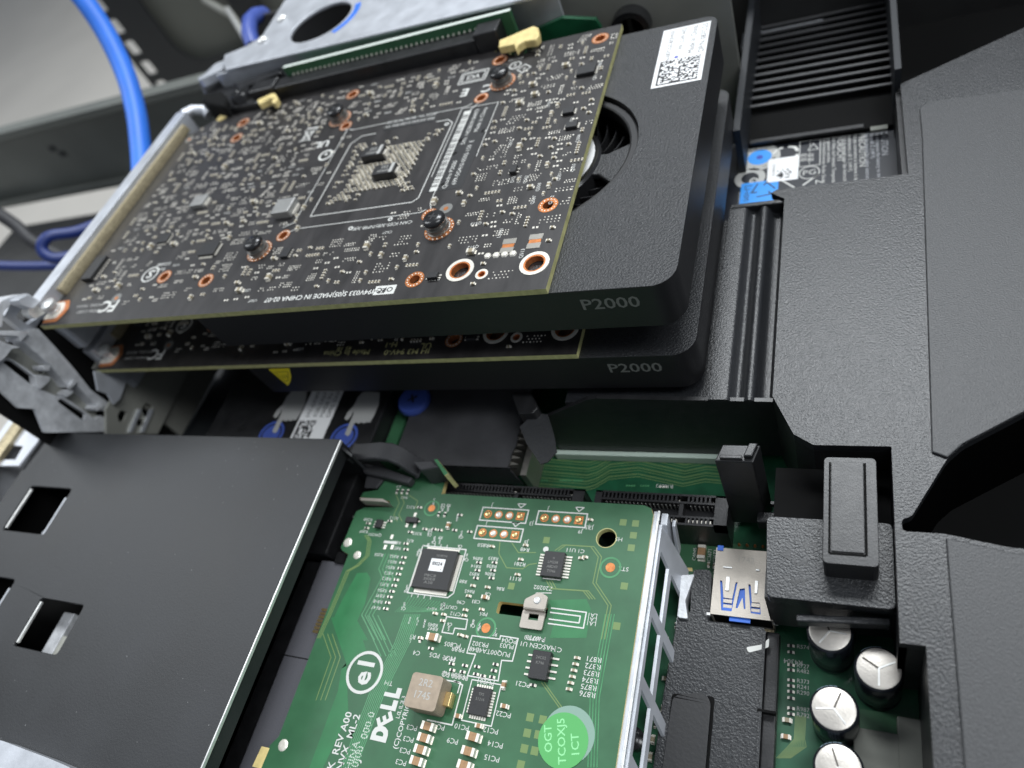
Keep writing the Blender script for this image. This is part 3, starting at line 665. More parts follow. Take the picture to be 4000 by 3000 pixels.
def cage():
    z = 9.0
    t = thing('riser_cage', 'galvanised steel cage plate with a large round hole above the riser board', 'cage', (-100, 130, z))
    A = Vector(atz(1129, 152, z)); B = Vector(atz(1376, 16, z)); c = (A + B) / 2; r = (A - B).length / 2 * .96
    out = pz([(871, 240), (877, 214), (960, 180), (1022, 141), (1048, 100), (1112, 0)], z)
    y2 = 215
    out += [(out[-1][0] + 18, y2), (-22, y2)]
    e1 = atz(880, 271, z); e2 = atz(2000, 6, z); sl = (e2[1] - e1[1]) / (e2[0] - e1[0])
    out += [(-22, e1[1] + sl * (-22 - e1[0])), e1]
    b = MB().prism(out, z - 1.2, z, 'steel', holes=[circle(c.x, c.y, r, 48)]); b.build('top_plate', t, bevel=.3)
    b = MB().box(e1[0] - 6, -22, e1[1] - .1, e1[1] + 1.0, -60, z - 1.3, 'steel'); b.build('side_wall', t)
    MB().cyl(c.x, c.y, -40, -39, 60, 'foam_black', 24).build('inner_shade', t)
    # folded ear at the left end
    q = pz([(877, 232), (868, 268), (776, 312), (769, 304), (800, 285), (838, 246)], z - 1); MB().prism(rpoly(q, 2, 3), z - 4.5, z - 1.2, 'steel').build('folded_ear', t, bevel=.8)
    for px, py in ((1103, 76), (1028, 160)):
        X, Y = atz(px, py, z); MB().lathe(X, Y, [(2.2, z), (2.0, z + .9), (1.0, z + 1.5), (0, z + 1.6)], 'steel_bright', 16).build('rivet', t, smooth=True)
    # reflection of the blue cable in the steel, painted as an arc beside the hole
    va = Vector(atz(1306, 122, z)) - c; vb = Vector(atz(1412, 10, z)) - c; a0 = math.atan2(va.y, va.x); a1 = math.atan2(vb.y, vb.x)
    if a1 < a0: a1 += 2*pi
    ra = (Vector(atz(1306, 122, z)) - c).length
    arc = [(c.x + ra*cos(a0 + (a1-a0)*k/14), c.y + ra*sin(a0 + (a1-a0)*k/14)) for k in range(15)]
    MB().line(arc, 2.4, z, 'blue_jacket', h=.1).build('cable_reflection', t)
    X, Y = atz(976, 85, 4); b = MB().tube([(X - 3, Y + 14, 0), (X - 1, Y + 7, 3), (X, Y, 4), (X + 4, Y - 9, 3), (X + 8, Y - 16, 0)], 3.4, 'blue_plastic', 12)
    o = b.build('release_lever', smooth=True, origin=(X, Y, 0)); tag(o, 'blue release lever beside the steel cage plate', 'lever')
cage()
b = MB(); b.tube([(*atz(800, 0, -30), -30), (*atz(905, 60, -30), -30), (*atz(985, 190, -30), -30)], 2.2, 'zinc', 12).tube([(*atz(905, 60, -30), -26), (*atz(985, 190, -30), -25)], 1.6, 'steel_bright', 8)
o = b.build('slide_bracket', smooth=True, origin=(*atz(905, 60, -30), -30)); tag(o, 'blurred bright metal slide bracket left of the blue lever', 'bracket')

# black moulded riser handle left of the slot
def riser_handle():
    t = thing('riser_latch', 'black plastic latch with round boss at the left end of the riser slot', 'latch', (*atz(900, 350, 2), -4))
    q = pz([(770, 318), (880, 275), (1100, 240), (1112, 300), (1095, 352), (1020, 372), (1000, 398), (890, 418), (860, 400), (800, 380)], 3)
    MB().prism(q, -20, 2.5, 'plastic_smooth').build('body', t, bevel=1.0)
    q = pz([(905, 322), (935, 318), (1095, 262), (1098, 282), (940, 345)], 5); MB().prism(q, 2.6, 5, 'plastic_smooth').build('rib', t, bevel=.6)
    X, Y = atz(928, 352, 6); MB().lathe(X, Y, [(4.2, 0), (4.2, 4.4), (3.4, 5.4), (1.2, 5.6), (0, 4.6)], 'fan_black', 24).build('boss', t, smooth=True)
    q = pz([(800, 372), (870, 360), (892, 395), (880, 425), (815, 412), (790, 400)], 4); MB().prism(q, -5, 5, 'foam_black').build('pad', t, bevel=1.2)
    q = pz([(852, 466), (878, 452), (892, 420), (880, 408), (866, 430), (840, 462)], 1); MB().prism(q, -1.4, .3, 'fr4_yellow').build('board_corner', t)
riser_handle()

# far wall of the chassis behind the fan end of the cards
def far_wall():
    t = thing('chassis_side_wall', 'dull zinc chassis wall with a dark round socket behind the upper card', 'wall', (60, 150, ZB))
    Y = 126
    MB().box(-25, 27, Y, Y + 1.5, -64, 12, 'zinc').build('panel', t)
    X, Z = aty(2470, 92, Y); b = MB(); b.T = M_Y.copy(); b.T[1][3] = Y
    b.ring(X, Z, 0, 5, 4.4, 6.4, 'fan_black', 24).cyl(X, Z, 0, 1.5, 4.4, 'foam_black', 20); o = b.build('round_socket', t, smooth=True)
    b = MB(); b.T = M_Y.copy(); b.T[1][3] = Y; b.box(X - .7, X + .7, Z - 2, Z + 3, 1.5, 3, 'dark_steel'); b.build('socket_pin', o)
    q = [aty(x, y, 118) for x, y in ((2040, 130), (2200, 60), (2330, 66), (2352, 100), (2340, 150), (2100, 200))]
    b = MB(); b.T = M_Y.copy(); b.T[1][3] = 118; b.prism(q, 0, 1.6, 'pcb_green_dark'); b.build('rear_board', t)
    MB().box(27.5, 29.5, 92, 190, -64, -34, 'post_black').build('duct_side', t)
far_wall()

# ================================================================== motherboard
def motherboard():
    t = thing('motherboard', 'green motherboard at the bottom with fine zigzag traces and two riser sockets', 'motherboard', (0, -20, ZB))
    MB().box(-150, 180, -200, 110, ZB - 2, ZB, 'pcb_green_dark').build('circuit_board', t)
    # traces: bundles of zigzag lines seen between the duct wall and the sockets
    b = MB(); F = lambda x, y: atz(1900 + x / 2.212, 1500 + y / 2.212, ZB)
    for k in range(16):
        o = k * 27 - 220; pts = [(330, 690), (880, 735), (960, 712), (1080, 640), (1330, 615), (1720, 700), (1910, 660), (2300, 700)]
        P_ = [F(x + (0 if i in (0, 7) else -o * .12), y + o) for i, (x, y) in enumerate(pts)]
        b.line(P_, .16, ZB, 'olive_trace', h=.03)
        if k % 2 == 0: b.line([(x, y - .28) for x, y in P_], .12, ZB, 'olive_trace', h=.03)
    for cx in (340, 460, 640, 760, 1215, 1335):
        for i in range(4 if cx != 640 else 5):
            X, Y = F(cx + i * 21, 830 + (45 if cx > 1000 else 0) + (cx % 7)); b.cyl(X, Y, ZB, ZB + .05, .3, 'green_trace', 8)
    X, Y = F(1540, 868); b.text('R10073', X, Y, ZB + .04, 1.5, pi, 'silk', .5)
    tag(b.build('traces', t), kind='stuff')
    b = MB(); 
    for dx in (1505, 1530, 1555): X, Y = F(dx, 888); dot(b, X, Y, ZB, .35)
    b.build('solder_joint', t)
    # riser sockets
    def socket(xa, xb, key):
        y0, y1 = -27.4, -19.4; zt = -54
        b = MB(); b.box(xa, xb, y0, y1, ZB, zt - 3.2, 'plastic_smooth'); b.box(xa, xa + 1.8, y0, y1, zt - 3.2, zt, 'plastic_smooth').box(xb - 3, xb, y0, y1, zt - 3.2, zt, 'plastic_smooth')
        b.box(xa, xb, y0, y0 + .5, zt - 3.2, zt, 'plastic_smooth').box(xa, xb, y1 - .5, y1, zt - 3.2, zt, 'plastic_smooth')
        b.box(xa, xb, y0 + 1.9, y0 + 2.4, zt - 3.2, zt - .1, 'plastic_smooth').box(xa, xb, y1 - 2.4, y1 - 1.9, zt - 3.2, zt - .1, 'plastic_smooth')
        b.box(key - .5, key + .5, y0 + 2.4, y1 - 2.4, zt - 3.2, zt - .3, 'plastic_smooth')
        o = b.build('riser_socket', t)
        r = MB().box(-.22, .22, -.7, .7, -3.1, -.04, 'plastic_smooth'); rib = mesh_of(r)
        c = MB().box(-.12, .12, -.35, .35, -3, -.5, 'solder'); con = mesh_of(c)
        g = MB().box(-.12, .12, -.12, .12, -3.1, -.9, 'etch_grey'); gc = mesh_of(g)
        n = int(xb - xa - 5)
        for i in range(n):
            x = xa + 2.4 + i
            if abs(x - key) < 1.2: continue
            inst(rib, 'rib', o, x, y1 - 1.2, zt); inst(rib, 'rib', o, x, y0 + 1.2, zt)
            inst(con, 'contact', o, x + .5, y0 + 1.2, zt); inst(con, 'contact', o, x + .5, y1 - 1.2, zt - 1.0)
            inst(gc, 'contact', o, x + .5, y1 - 2.6, zt)
    socket(-62, -3.2, -22); socket(-.2, 32.5, 21.6)
    b = MB()
    for i in range(14): X, Y = atz(2640 + i * 31, 2107 + i * 2.4, ZB); dot(b, X, Y - .2, ZB, .42, 'copper', .8)
    b.build('solder_joint', t)
    # part of the board right of the daughter card
    q = pz([(2560, 2120), (2900, 2125), (2900, 2330), (2620, 2228)], ZB); MB().prism(q, ZB, ZB + .05, 'pcb_green').build('bright_area', t)
    q = pz([(2600, 2215), (2704, 2218), (2706, 2232), (2600, 2229)], ZB + .1); MB().prism(q, ZB + .05, ZB + .12, 'fr4_yellow').build('edge_line', t)
    X, Y = atz(2741, 2157, ZB + 1); o = inst(BRN1206, 'chip_capacitor', t, X, Y, ZB + .06, pi/2); o.scale = (1.15, 1.1, 1)
    for px, py in ((2768, 2206), (2790, 2210)): X, Y = atz(px, py, ZB + .3); inst(CAP0402, 'chip_capacitor', t, X, Y, ZB + .06, pi/2)
    b = MB()
    for s, px, py in (('C4045', 2714, 2165), ('C3671', 2772, 2170), ('C3673', 2794, 2174)): X, Y = atz(px, py, ZB); b.text(s, X + .4, Y, ZB + .08, 1.25, pi/2, 'silk', .5)
    tag(b.build('silkscreen', t), kind='stuff')
    # ---- USB socket
    zt = -58.0; X0, X1, Y0, Y1 = 30.0, 43.2, -46.4, -30.7
    k = 2.212; U = lambda x, y: atz(2600 + x / k, 1900 + y / k, zt)
    slots = [rpoly([U(470, 810), U(490, 815), U(500, 960), U(575, 970), U(605, 830), U(622, 825), U(570, 1080), U(480, 1070)], .1, 1),
             rpoly([U(640, 885), U(685, 880), U(690, 1060), U(676, 1060), U(664, 960), U(620, 1055), U(604, 1050)], .1, 1),
             rpoly([U(715, 845), U(735, 850), U(745, 1000), U(815, 1005), U(822, 1108), U(735, 1095)], .1, 1)]
    b = MB().prism([(X0, Y0), (X1, Y0), (X1, Y1), (X0, Y1)], zt - .35, zt, 'alu_top', holes=slots)
    b.box(X0, X0 + .35, Y0, Y1, ZB + .3, zt - .36, 'alu_top').box(X1 - .35, X1, Y0, Y1, ZB + .3, zt - .36, 'alu_top').box(X0, X1, Y1 - .35, Y1, ZB + .3, zt - .37, 'alu_top').box(X0 + .36, X1 - .36, Y0, Y1 - .4, ZB + .3, ZB + .7, 'alu_top')
    o = b.build('usb_socket', t)
    MB().box(X0 + .4, X1 - .4, Y0 + 1.2, Y1 - .4, zt - 1.6, zt - .42, 'usb_blue').build('tongue', o)
    b = MB()
    for (ax, ay), (bx, by) in ((U(500, 962), U(575, 975)), (U(742, 1000), U(815, 1010))): b.box(ax, bx, by - .9, by - .1, zt - .4, zt - .05, 'alu_top').box(ax, bx, by - 1.9, by - 1.2, zt - .8, zt - .4, 'alu_top')
    b.build('spring_tab', o)
    b = MB()
    for (ax, ay), (bx, by) in ((U(500, 690), U(575, 712)), (U(525, 780), U(548, 905)), (U(775, 815), U(795, 930)), (U(780, 715), U(812, 735))): b.box(ax, bx, by, ay, zt, zt + .22, 'steel_bright')
    b.build('pressed_rib', o, bevel=.08)
    x_, y_ = U(660, 640); b = MB().text('1742', x_ + 1, y_ - .5, zt + .02, 2.0, 0, 'foil', .5); b.build('stamp', o)
    x_, y_ = U(460, 520); MB().box(x_ - .2, x_ + 1.1, y_ - 1.0, y_ + .2, zt + .02, zt + .25, 'usb_blue').build('blue_corner', o); x_, y_ = U(640, 1120); MB().box(x_ - 2.2, x_ + 2.2, Y0 - .9, Y0 + .3, zt - 1.0, zt - .5, 'usb_blue').build('blue_lip', o)
    b = MB().box(X0 + 1.4, X1 - .2, Y0 - .9, Y0 - .1, ZB + 1.2, ZB + 1.9, 'emi_gasket').box(X0 - .9, X0, Y0 - .3, Y0 + .4, zt - 1.2, zt - .3, 'steel_bright').box(X1, X1 + .9, Y0 - .3, Y0 + .4, zt - 2, zt - 1.1, 'steel_bright'); b.build('flange', o, bevel=.15)
    b = MB().box(X0 + .36, X1 - .36, Y0 + .3, Y1 - 1, zt - 5.5, zt - 2, 'foam_black'); b.build('cavity', o)
    # ---- electrolytic capacitors
    R4 = random.Random(3)
    for (px, py), s0 in (((3241, 2466), 2.0), ((3433, 2612), 2.6), ((3258, 2768), 1.2), ((3275, 2998), 1.9)):
        zt = -51.0; X, Y = atz(px, py, zt); r = 4.3
        b = MB().lathe(X, Y, [(r - .5, ZB), (r, ZB + .6), (r, ZB + 1.6), (r - .3, ZB + 2.2), (r, ZB + 2.8), (r, zt - .6), (r - .25, zt - .15), (r - .7, zt)], 'cap_sleeve', 36); o = b.build('electrolytic_capacitor', t, smooth=True, angle=60)
        b = MB().lathe(X, Y, [(r - .45, zt - .05), (r - .5, zt + .12), (r - .75, zt + .2), (0, zt + .2)], 'cap_metal', 32); d = b.build('can_top', o, smooth=True, angle=50)
        b = MB()
        for j in range(3): b.rbox(X + 1.6*cos(s0 + j*2*pi/3), Y + 1.6*sin(s0 + j*2*pi/3), zt + .21, 3.2, .32, .1 + j*.004, s0 + j*2*pi/3, 'steel_bright' if j else 'foil_dark')
        b.build('vent_groove', d)
        b = MB()
        for j in range(5):
            a = 1.45 + j*.19; b.add([(X + (r+.02)*cos(a+q), Y + (r+.02)*sin(a+q), z) for q in (0, .15) for z in (ZB + 3, zt - .55)] + [(X + (r-.55)*cos(a+q), Y + (r-.55)*sin(a+q), zt + .03) for q in (0, .15)], [(0, 2, 3, 1), (1, 3, 5, 4)], 'cap_stripe')
        b.build('polarity_stripe', o)
    # small parts beside them
    b = MB(); R5 = random.Random(9); K = lambda x, y: atz(2600 + x / 2.01, 2300 + y / 2.01, ZB)
    for y in (450, 500, 600, 640, 720, 765, 810, 860, 940, 985):
        X, Y = K(985, y); inst(RES0402, 'chip_resistor', t, X, Y, ZB + .02, 0)
        if y % 3 < 2: X, Y = K(1060, y + 20); b.text('R%d' % R5.randint(100, 999), X, Y, ZB + .04, 1.2, 0, 'silk_dim', .3)
    X, Y = K(1000, 556); b.text('R4304', X, Y, ZB + .04, 1.5, pi, 'silk_dim', .5)
    for k in range(10): b.line([K(870 + k*12, 1330), K(960 + k*16, 1240), K(1010 + k*9, 1180), K(1020 + k*9, 1000)], .14, ZB, 'olive_trace', h=.03)
    tag(b.build('silkscreen', t), kind='stuff')
    X, Y = K(955, 1035); inst(CAP0603, 'chip_capacitor', t, X, Y, ZB + .02, 0); X, Y = K(945, 1165); inst(BRN0603, 'chip_capacitor', t, X, Y, ZB + .02, 0)
    X, Y = K(1700, 1330); MB().box(X - 5, X + 3, Y - 9, Y + 4, ZB, ZB + 4, 'wall_grey').build('connector', t, bevel=.3)
    X, Y = K(1930, 1270); MB().box(X - 2.4, X + 2.4, Y - 9, Y + 5, ZB, ZB + 4, 'wall_grey').build('connector', t, bevel=.3)
    X, Y = K(1720, 1130); MB().box(X - 8, X + 6, Y - 4, Y + 3.5, ZB, ZB + 1, 'pcb_green').build('bright_area', t)
motherboard()

# pale strip whose colour stands in for the lit gap under the duct wall
q = pz([(2172, 1768), (2825, 1803), (2815, 1812), (2240, 1785)], ZB + 2)
xa = q[0][0]; xb = q[1][0]; ya = -4.6
o = MB().box(xa, xb + 4, ya, ya + 1.4, ZB + .05, ZB + 3.0, 'pale_plastic').build('lit_gap_strip', bevel=.2, origin=((xa+xb)/2, ya, ZB)); tag(o, 'pale green strip added for the lit gap under the duct wall', 'strip')

# ================================================================== storage controller cover with touch points
def controller():
    z = -50.0
    t = thing('storage_controller', 'black controller cover with two pointing-hand prints and blue touch dots', 'controller', (-95, 0, ZB))
    MB().box(-140, -71.5, -45, 60, ZB + 1, z, 'plastic_smooth').build('cover', t, bevel=.5)
    G = lambda x, y: atz(900 + x / 1.659, 900 + y / 1.659, z)
    q = [G(555, 1000), G(750, 1000), G(605, 1345), G(385, 1345)]; d0 = Vector(q[0]) - Vector(q[3]); d1 = Vector(q[1]) - Vector(q[2])
    x0 = (q[0][0] + q[3][0])/2; x1 = (q[1][0] + q[2][0])/2; y0 = q[3][1] - 1; y1 = q[0][1] + 14
    b = MB().box(x0, x1, y0, y1, z + .02, z + .1, 'label_white'); o = b.build('address_label', t)
    b = MB(); w = x1 - x0
    for s, f in (('MY-0X9PFK-1', .30), ('03A-2X67-4A', .52), ('MADE IN MY', .72), ('DPN: 0X0W4A', .92)): b.text(s, x0 + w*f, y0 + 9, z + .11, 2.3, pi/2, 'ink', 0, 1.0)
    R3 = random.Random(8)
    for i in range(12):
        for j in range(12):
            if R3.random() < .5 or i == 0: b.box(x0 + .8 + i*.55, x0 + 1.35 + i*.55, y0 + 1 + j*.55, y0 + 1.55 + j*.55, z + .1, z + .115, 'ink')
    b.build('print', o)
    for px, py, dx in ((735, 1330, 0), (265, 1310, -470)):
        cx, cy = G(px, py + 10); b = MB().cyl(cx, cy, z + .02, z + .08, 3.4, 'blue_plastic', 32).ring(cx, cy, z + .02, z + .1, 4.0, 4.9, 'blue_plastic', 36); o = b.build('touch_point', t)
        ref = [(742, 1322), (760, 1335), (778, 1322), (800, 1258), (815, 1245), (832, 1254), (848, 1244), (866, 1253), (884, 1244), (906, 1246), (930, 1205), (962, 1130), (970, 1052), (905, 1048), (858, 1050), (826, 1085), (800, 1140), (762, 1178), (740, 1222), (760, 1232), (782, 1205), (800, 1165), (796, 1200)]
        base = G(735, 1340); q = [(G(x, y)[0] - base[0] + cx, G(x, y)[1] - base[1] + cy) for x, y in ref]
        MB().prism(q, z + .1, z + .14, 'hand_print').build('hand_print', t)
controller()
X, Y = atz(1611, 1556, -50)
t = thing('thumb_screw', 'blue plastic thumb screw with cross slot beside the heat sink', 'screw', (X, Y, -60))
b = MB().lathe(X, Y, [(3.2, -60), (3.2, -53), (5.0, -52.6), (5.3, -52.2), (5.3, -51), (4.9, -50.2), (4.2, -50), (0, -50.1)], 'blue_plastic', 36); h = b.build('knob', t, smooth=True)
MB().rbox(X, Y, -50.08, 3.4, .7, .1, .5, 'ink').rbox(X, Y, -50.08, 3.4, .7, .104, .5 + pi/2, 'ink').build('cross_recess', t)

def heatsink():
    z = -52.0; H = lambda x, y, zz=z: atz(1900 + x / 2.212, 1500 + y / 2.212, zz)
    t = thing('heat_sink_cover', 'black dusty sleeve with a torn right end showing folded metal fins', 'heat sink', (-40, -5, ZB))
    a = H(190, 722); bb = H(420, 250); xl = atz(1575, 1690, z)[0]; yf = a[1]
    R6 = random.Random(4); right = []
    n = 26
    for k in range(n + 1):
        f = k / n; right.append((a[0] + (bb[0] - a[0]) * f * .2 + R6.uniform(-.35, .35) * (1 if k < n*.55 else .3), yf + (40 - yf) * f * .55))
    out = [(xl, yf), *right, (right[-1][0], 42), (xl, 42)]
    MB().prism(out, z - .6, z, 'heatsink_black').build('top_sheet', t)
    front = [(xl, ZB + 3.4), (right[0][0] + 1.2, ZB + 3.4)] + [(right[0][0] + R6.uniform(-.3, .5) + .8 * (1 - k/6), ZB + 3.4 + (z - .6 - ZB - 3.4) * k / 6) for k in range(1, 7)] + [(xl, z - .6)]
    b = MB(); b.T = M_Y.copy(); b.T[1][3] = yf; b.prism(front, -.5, 0, 'heatsink_black'); b.build('front_sheet', t)
    MB().box(xl, xl + .6, yf, 42, ZB + 3.4, z - .62, 'heatsink_black').build('side_sheet', t)
    b = MB()
    for k in range(9): x = xl + 1 + k * 4.6; b.box(x, x + 2.2, yf - .12, yf - .02, z - .5, z - .2, 'foam_black')
    b.build('perforation', t)
    # folded fins inside the open end
    fin = MB()
    xr = right[0][0]
    for k in range(7):
        y = yf + 1 + k * 2.0; zz = z - 2.2
        fin.add([(xr - 2, y, zz + 1.4), (xr + 2.2, y + 1.0, zz + .6), (xr + 2.2, y + 1.0, zz - 5), (xr - 2, y, zz - 5), (xr - 2, y + 1.9, zz + 1.4), (xr - 2, y + 1.9, zz - 5)], [(0, 1, 2, 3), (1, 4, 5, 2), (0, 4, 1)], 'foil')
    fin.build('folded_fin', t)
    MB().box(xr + 2.4, xr + 4.2, yf - .3, yf + 16, ZB + .2, z - 3.4, 'foil').build('fin_base', t)
    MB().box(xl + 1, xr - 2.2, yf + 1.2, 40, ZB + 2, z - 2, 'foam_black').build('core', t)
heatsink()
q1 = pz([(2090, 1612), (2030, 1668), (2058, 1735), (2112, 1814), (2140, 1806), (2176, 1765), (2165, 1700), (2140, 1620)], -44)
o = MB().prism(q1, -44.2, -43.9, 'mylar_sheet').build('plastic_flap', origin=(q1[0][0], q1[0][1], -44)); tag(o, 'loose black plastic flap hanging between torn heat sink and duct wall', 'flap')
q1 = pz([(2000, 1540), (2075, 1536), (2108, 1600), (2088, 1622), (2030, 1625)], -42)
o = MB().prism(q1, -46, -41, 'plastic_smooth').build('duct_latch', bevel=.4, origin=(q1[0][0], q1[0][1], -46)); tag(o, 'small black latch block above the loose flap, under the lower card', 'latch')
X0, Y0 = atz(1560, 1730, -52); 
o = MB().box(-71, -66.8, -12, 30, ZB + .1, -56, 'pcb_green').build('guide_strip', origin=(-64, 0, ZB)); tag(o, 'narrow green board edge between controller cover and heat sink', 'strip')
# ================================================================== air duct at the right
ZD = -36.0
def air_duct():
    t = thing('air_duct', 'large textured black plastic air duct filling the right side', 'air duct', (80, -20, ZB))
    C4 = lambda x, y, z=ZD: atz(2800 + x / 1.659, y / 1.659, z)
    a = [C4(1190, 545), C4(1190, 1130), C4(1050, 1150), C4(390, 1228), C4(352, 1250), C4(318, 1300)]
    main_left = atz(2975, 1540, ZD)[0]
    xl = 43.0
    outl = [(a[0][0], a[0][1])] + [(a[0][0] + .3, a[1][1]), a[2], a[3], (a[4][0], a[4][1]), (xl, a[5][1])]
    f1 = atz(2932, 1548, ZD); f2 = atz(3178, 1738, ZD); f3 = atz(3482, 1746, ZD)
    yb = f1[1]
    xs = f3[0]                                            # left edge of the strip beside the latch
    y4 = atz(3490, 2508, ZD)[1]; x5 = atz(3618, 2530, ZD)[0]
    outl += [(xl, yb), (f2[0] - 4, f2[1] + 2.6), (f2[0], f2[1]), (xs, f2[1]), (xs, y4), (x5, y4), (x5, -135), (190, -135)]
    top = atz(4000, 108, ZD); sl = (top[1] - a[0][1]) / (top[0] - a[0][0])
    outl += [(190, a[0][1] + sl * (190 - a[0][0]))]
    wq = pz([(3560, 2018), (3700, 1792), (3765, 1735), (4000, 1612)], ZD)
    hole = [(wq[0][0], wq[0][1]), wq[1], wq[2], wq[3], (150, wq[3][1] + (wq[3][1] - wq[2][1]) / (wq[3][0] - wq[2][0]) * (150 - wq[3][0])), (150, atz(4000, 2150, ZD)[1]), atz(3950, 2140, ZD), atz(3690, 2085, ZD), (xs + 1.2, atz(3530, 2075, ZD)[1]), (xs + 1.2, wq[0][1] - .6)]
    hole = rpoly(hole, .9, 3)
    b = MB().prism(outl, ZD - 2.2, ZD, 'plastic_black', holes=[hole]); b.build('main_panel', t, bevel=.5)
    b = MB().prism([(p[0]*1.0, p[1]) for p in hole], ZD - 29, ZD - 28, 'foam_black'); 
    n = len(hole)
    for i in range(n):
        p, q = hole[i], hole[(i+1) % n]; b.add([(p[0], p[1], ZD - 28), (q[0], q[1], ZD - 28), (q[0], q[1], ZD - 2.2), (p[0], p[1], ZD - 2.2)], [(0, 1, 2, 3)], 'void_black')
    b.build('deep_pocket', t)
    # stepped ridge between main panel and cards
    ye = a[5][1] - .5
    prof = [(28.6, -37.2), (32.6, -37.2), (33.2, -37.4), (33.8, -38.2), (34.4, -38.9), (35.2, -39.1), (36.0, -38.8), (36.5, -38.1), (37.0, -37.6), (37.8, -37.4), (38.6, -37.7), (39.2, -38.6), (39.7, -39.9), (40.6, -40.6), (41.8, -40.6), (42.6, -39.6), (42.95, -37.5), (43, -36.6), (43, -44), (28.6, -44)]
    vs = [(x, y, z) for y in (yb + .02, ye) for x, z in prof]; k = len(prof)
    b = MB().add(vs, [(i, (i+1) % k, k + (i+1) % k, k + i) for i in range(k)] + [tuple(range(k))[::-1], tuple(range(k, 2*k))], 'plastic_black'); b.build('stepped_ridge', t, smooth=True, angle=50)
    MB().box(28.6, 43, ye + .02, ye + 1.6, -44, -36.9, 'plastic_black').build('ridge_lip', t, bevel=.3)
    # low shelf under the cards and the front wall
    xw = atz(2105, 1640, -40)[0]
    MB().box(xw + 6, 28.5, yb + 1.2, 60, -44, -40, 'plastic_black').build('lower_shelf', t)
    wt = [aty(x, y, yb) for x, y in ((2108, 1640), (2290, 1562), (2330, 1556), (2930, 1548))]
    wb = [aty(x, y, yb) for x, y in ((2830, 1800), (2500, 1778), (2190, 1762), (2160, 1720))]
    b = MB(); b.T = M_Y.copy(); b.T[1][3] = yb; b.prism(wt[:3] + [(xl + .2, ZD - 2.3), (xl + .2, -62)] + [(wb[1][0], -61.8), (wb[2][0], -61.6), wb[3]], -1.1, 0, 'plastic_smooth'); b.build('front_wall', t, bevel=.2)
    for p, q in (((xl, yb), (f2[0] - 4, f2[1] + 2.6)), ((f2[0] - 4, f2[1] + 2.6), (f2[0], f2[1])), ((f2[0], f2[1]), (xs, f2[1])), ((xs, f2[1]), (xs, y4)), ((xs, y4), (x5, y4)), ((x5, y4), (x5, -135)), ((a[0][0] + .3, a[1][1]), (a[0][0], a[0][1])), ((a[0][0], a[0][1]), (190, a[0][1] + sl * (190 - a[0][0])))):
        d = Vector((q[0]-p[0], q[1]-p[1])).normalized(); nx, ny = -d.y * 1.2, d.x * 1.2
        MB().prism([p, q, (q[0]+nx, q[1]+ny), (p[0]+nx, p[1]+ny)], ZB + 2, ZD - 2.25, 'plastic_smooth').build('side_wall', t)
    # smooth sheet on the right
    e = [atz(3590, 410, ZD + .5), atz(3640, 1765, ZD + .5), atz(3740, 2900, ZD + .5)]
    sh = [(e[0][0] + 2, e[0][1] + 1), (e[0][0], e[0][1] - 1.5), (e[0][0], e[0][1] - 14), (e[1][0], e[1][1]), wq[1], wq[2], wq[3], (189, wq[3][1] + 20), (189, atz(3990, 350, ZD + .5)[1] + 6), atz(4000, 346, ZD + .5)]
    MB().prism(sh, ZD + .02, ZD + .6, 'mylar_sheet').build('cover_sheet', t, bevel=.25)
    sh = [atz(3695, 2100, ZD + .5), (atz(3765, 2980, ZD + .5)[0], -134), (189, -134), (189, atz(4000, 2175, ZD + .5)[1] - 2), atz(3960, 2160, ZD + .5)]
    MB().prism(sh, ZD + .02, ZD + .6, 'mylar_sheet').build('cover_sheet', t, bevel=.25)
    # dark bay behind the duct edge, above right
    MB().box(72, 190, a[0][1] + 2, 200, ZB + 1, ZB + 3, 'foam_black').build('bay_floor', t)
    MB().box(a[0][0] - 1.5, a[0][0] + .2, a[0][1] + 1.5, 190, ZB + 2, ZD + 4, 'post_black').build('bay_wall', t)
    # ---- latch housing in front
    zh = -42.0; L = lambda x, y, z: atz(2500 + x / 2.011, 1700 + y / 2.011, z)
    xl2 = L(985, 800, zh)[0]; y1 = L(1100, 640, zh)[1]; y0 = L(1300, 1300, zh)[1]
    q = [(xl2 + .8, y0), (xs - .1, y0), (xs - .1, y1), (xl2, y1)]
    hk = rrect(L(1420, 1000, zh)[0] - .6, L(1880, 1000, zh)[0] + .3, L(1600, 1200, zh)[1], y1 + 1, .8, 3)
    b = MB().prism(rpoly(q, 1.2, 3), zh - 3, zh, 'plastic_black'); o = b.build('latch_housing', t, bevel=.8, bseg=3)
    MB().box(xl2 + .9, xs - .1, y1 - 2, f2[1] - .05, ZB + 3, zh - 4, 'foam_black').build('housing_floor', t)
    MB().prism([(xl2 + .9, y0 + .4), (xs - .1, y0 + .4), (xs - .1, y0 + 2), (xl2 + .9, y0 + 2)], ZB + 6, zh - 3.02, 'plastic_smooth').build('housing_front', t)
    MB().prism([(xl2 + .1, y0 + 1), (xl2 + 1.2, y0 + 1), (xl2 + 1.2, y1), (xl2 + .1, y1)], ZB + 6, zh - 3.03, 'plastic_smooth').build('housing_side', t)
    q = pz([(3110, 2395), (3480, 2412), (3480, 2440), (3110, 2425)], zh - 3); MB().prism(q, zh - 6, zh - 3.2, 'plastic_black').build('front_ledge', t, bevel=.3)
    zl = -35.5
    lx0, lx1 = L(1440, 500, zl)[0], L(1865, 500, zl)[0]; ly1, ly0 = L(1650, 175, zl)[1], L(1650, 1020, zl)[1]
    MB().prism(rrect(lx0 - .0, lx1, ly0, ly1, .9, 3), zh - 2, zl, 'plastic_smooth').build('latch', t, bevel=.5, bseg=3)
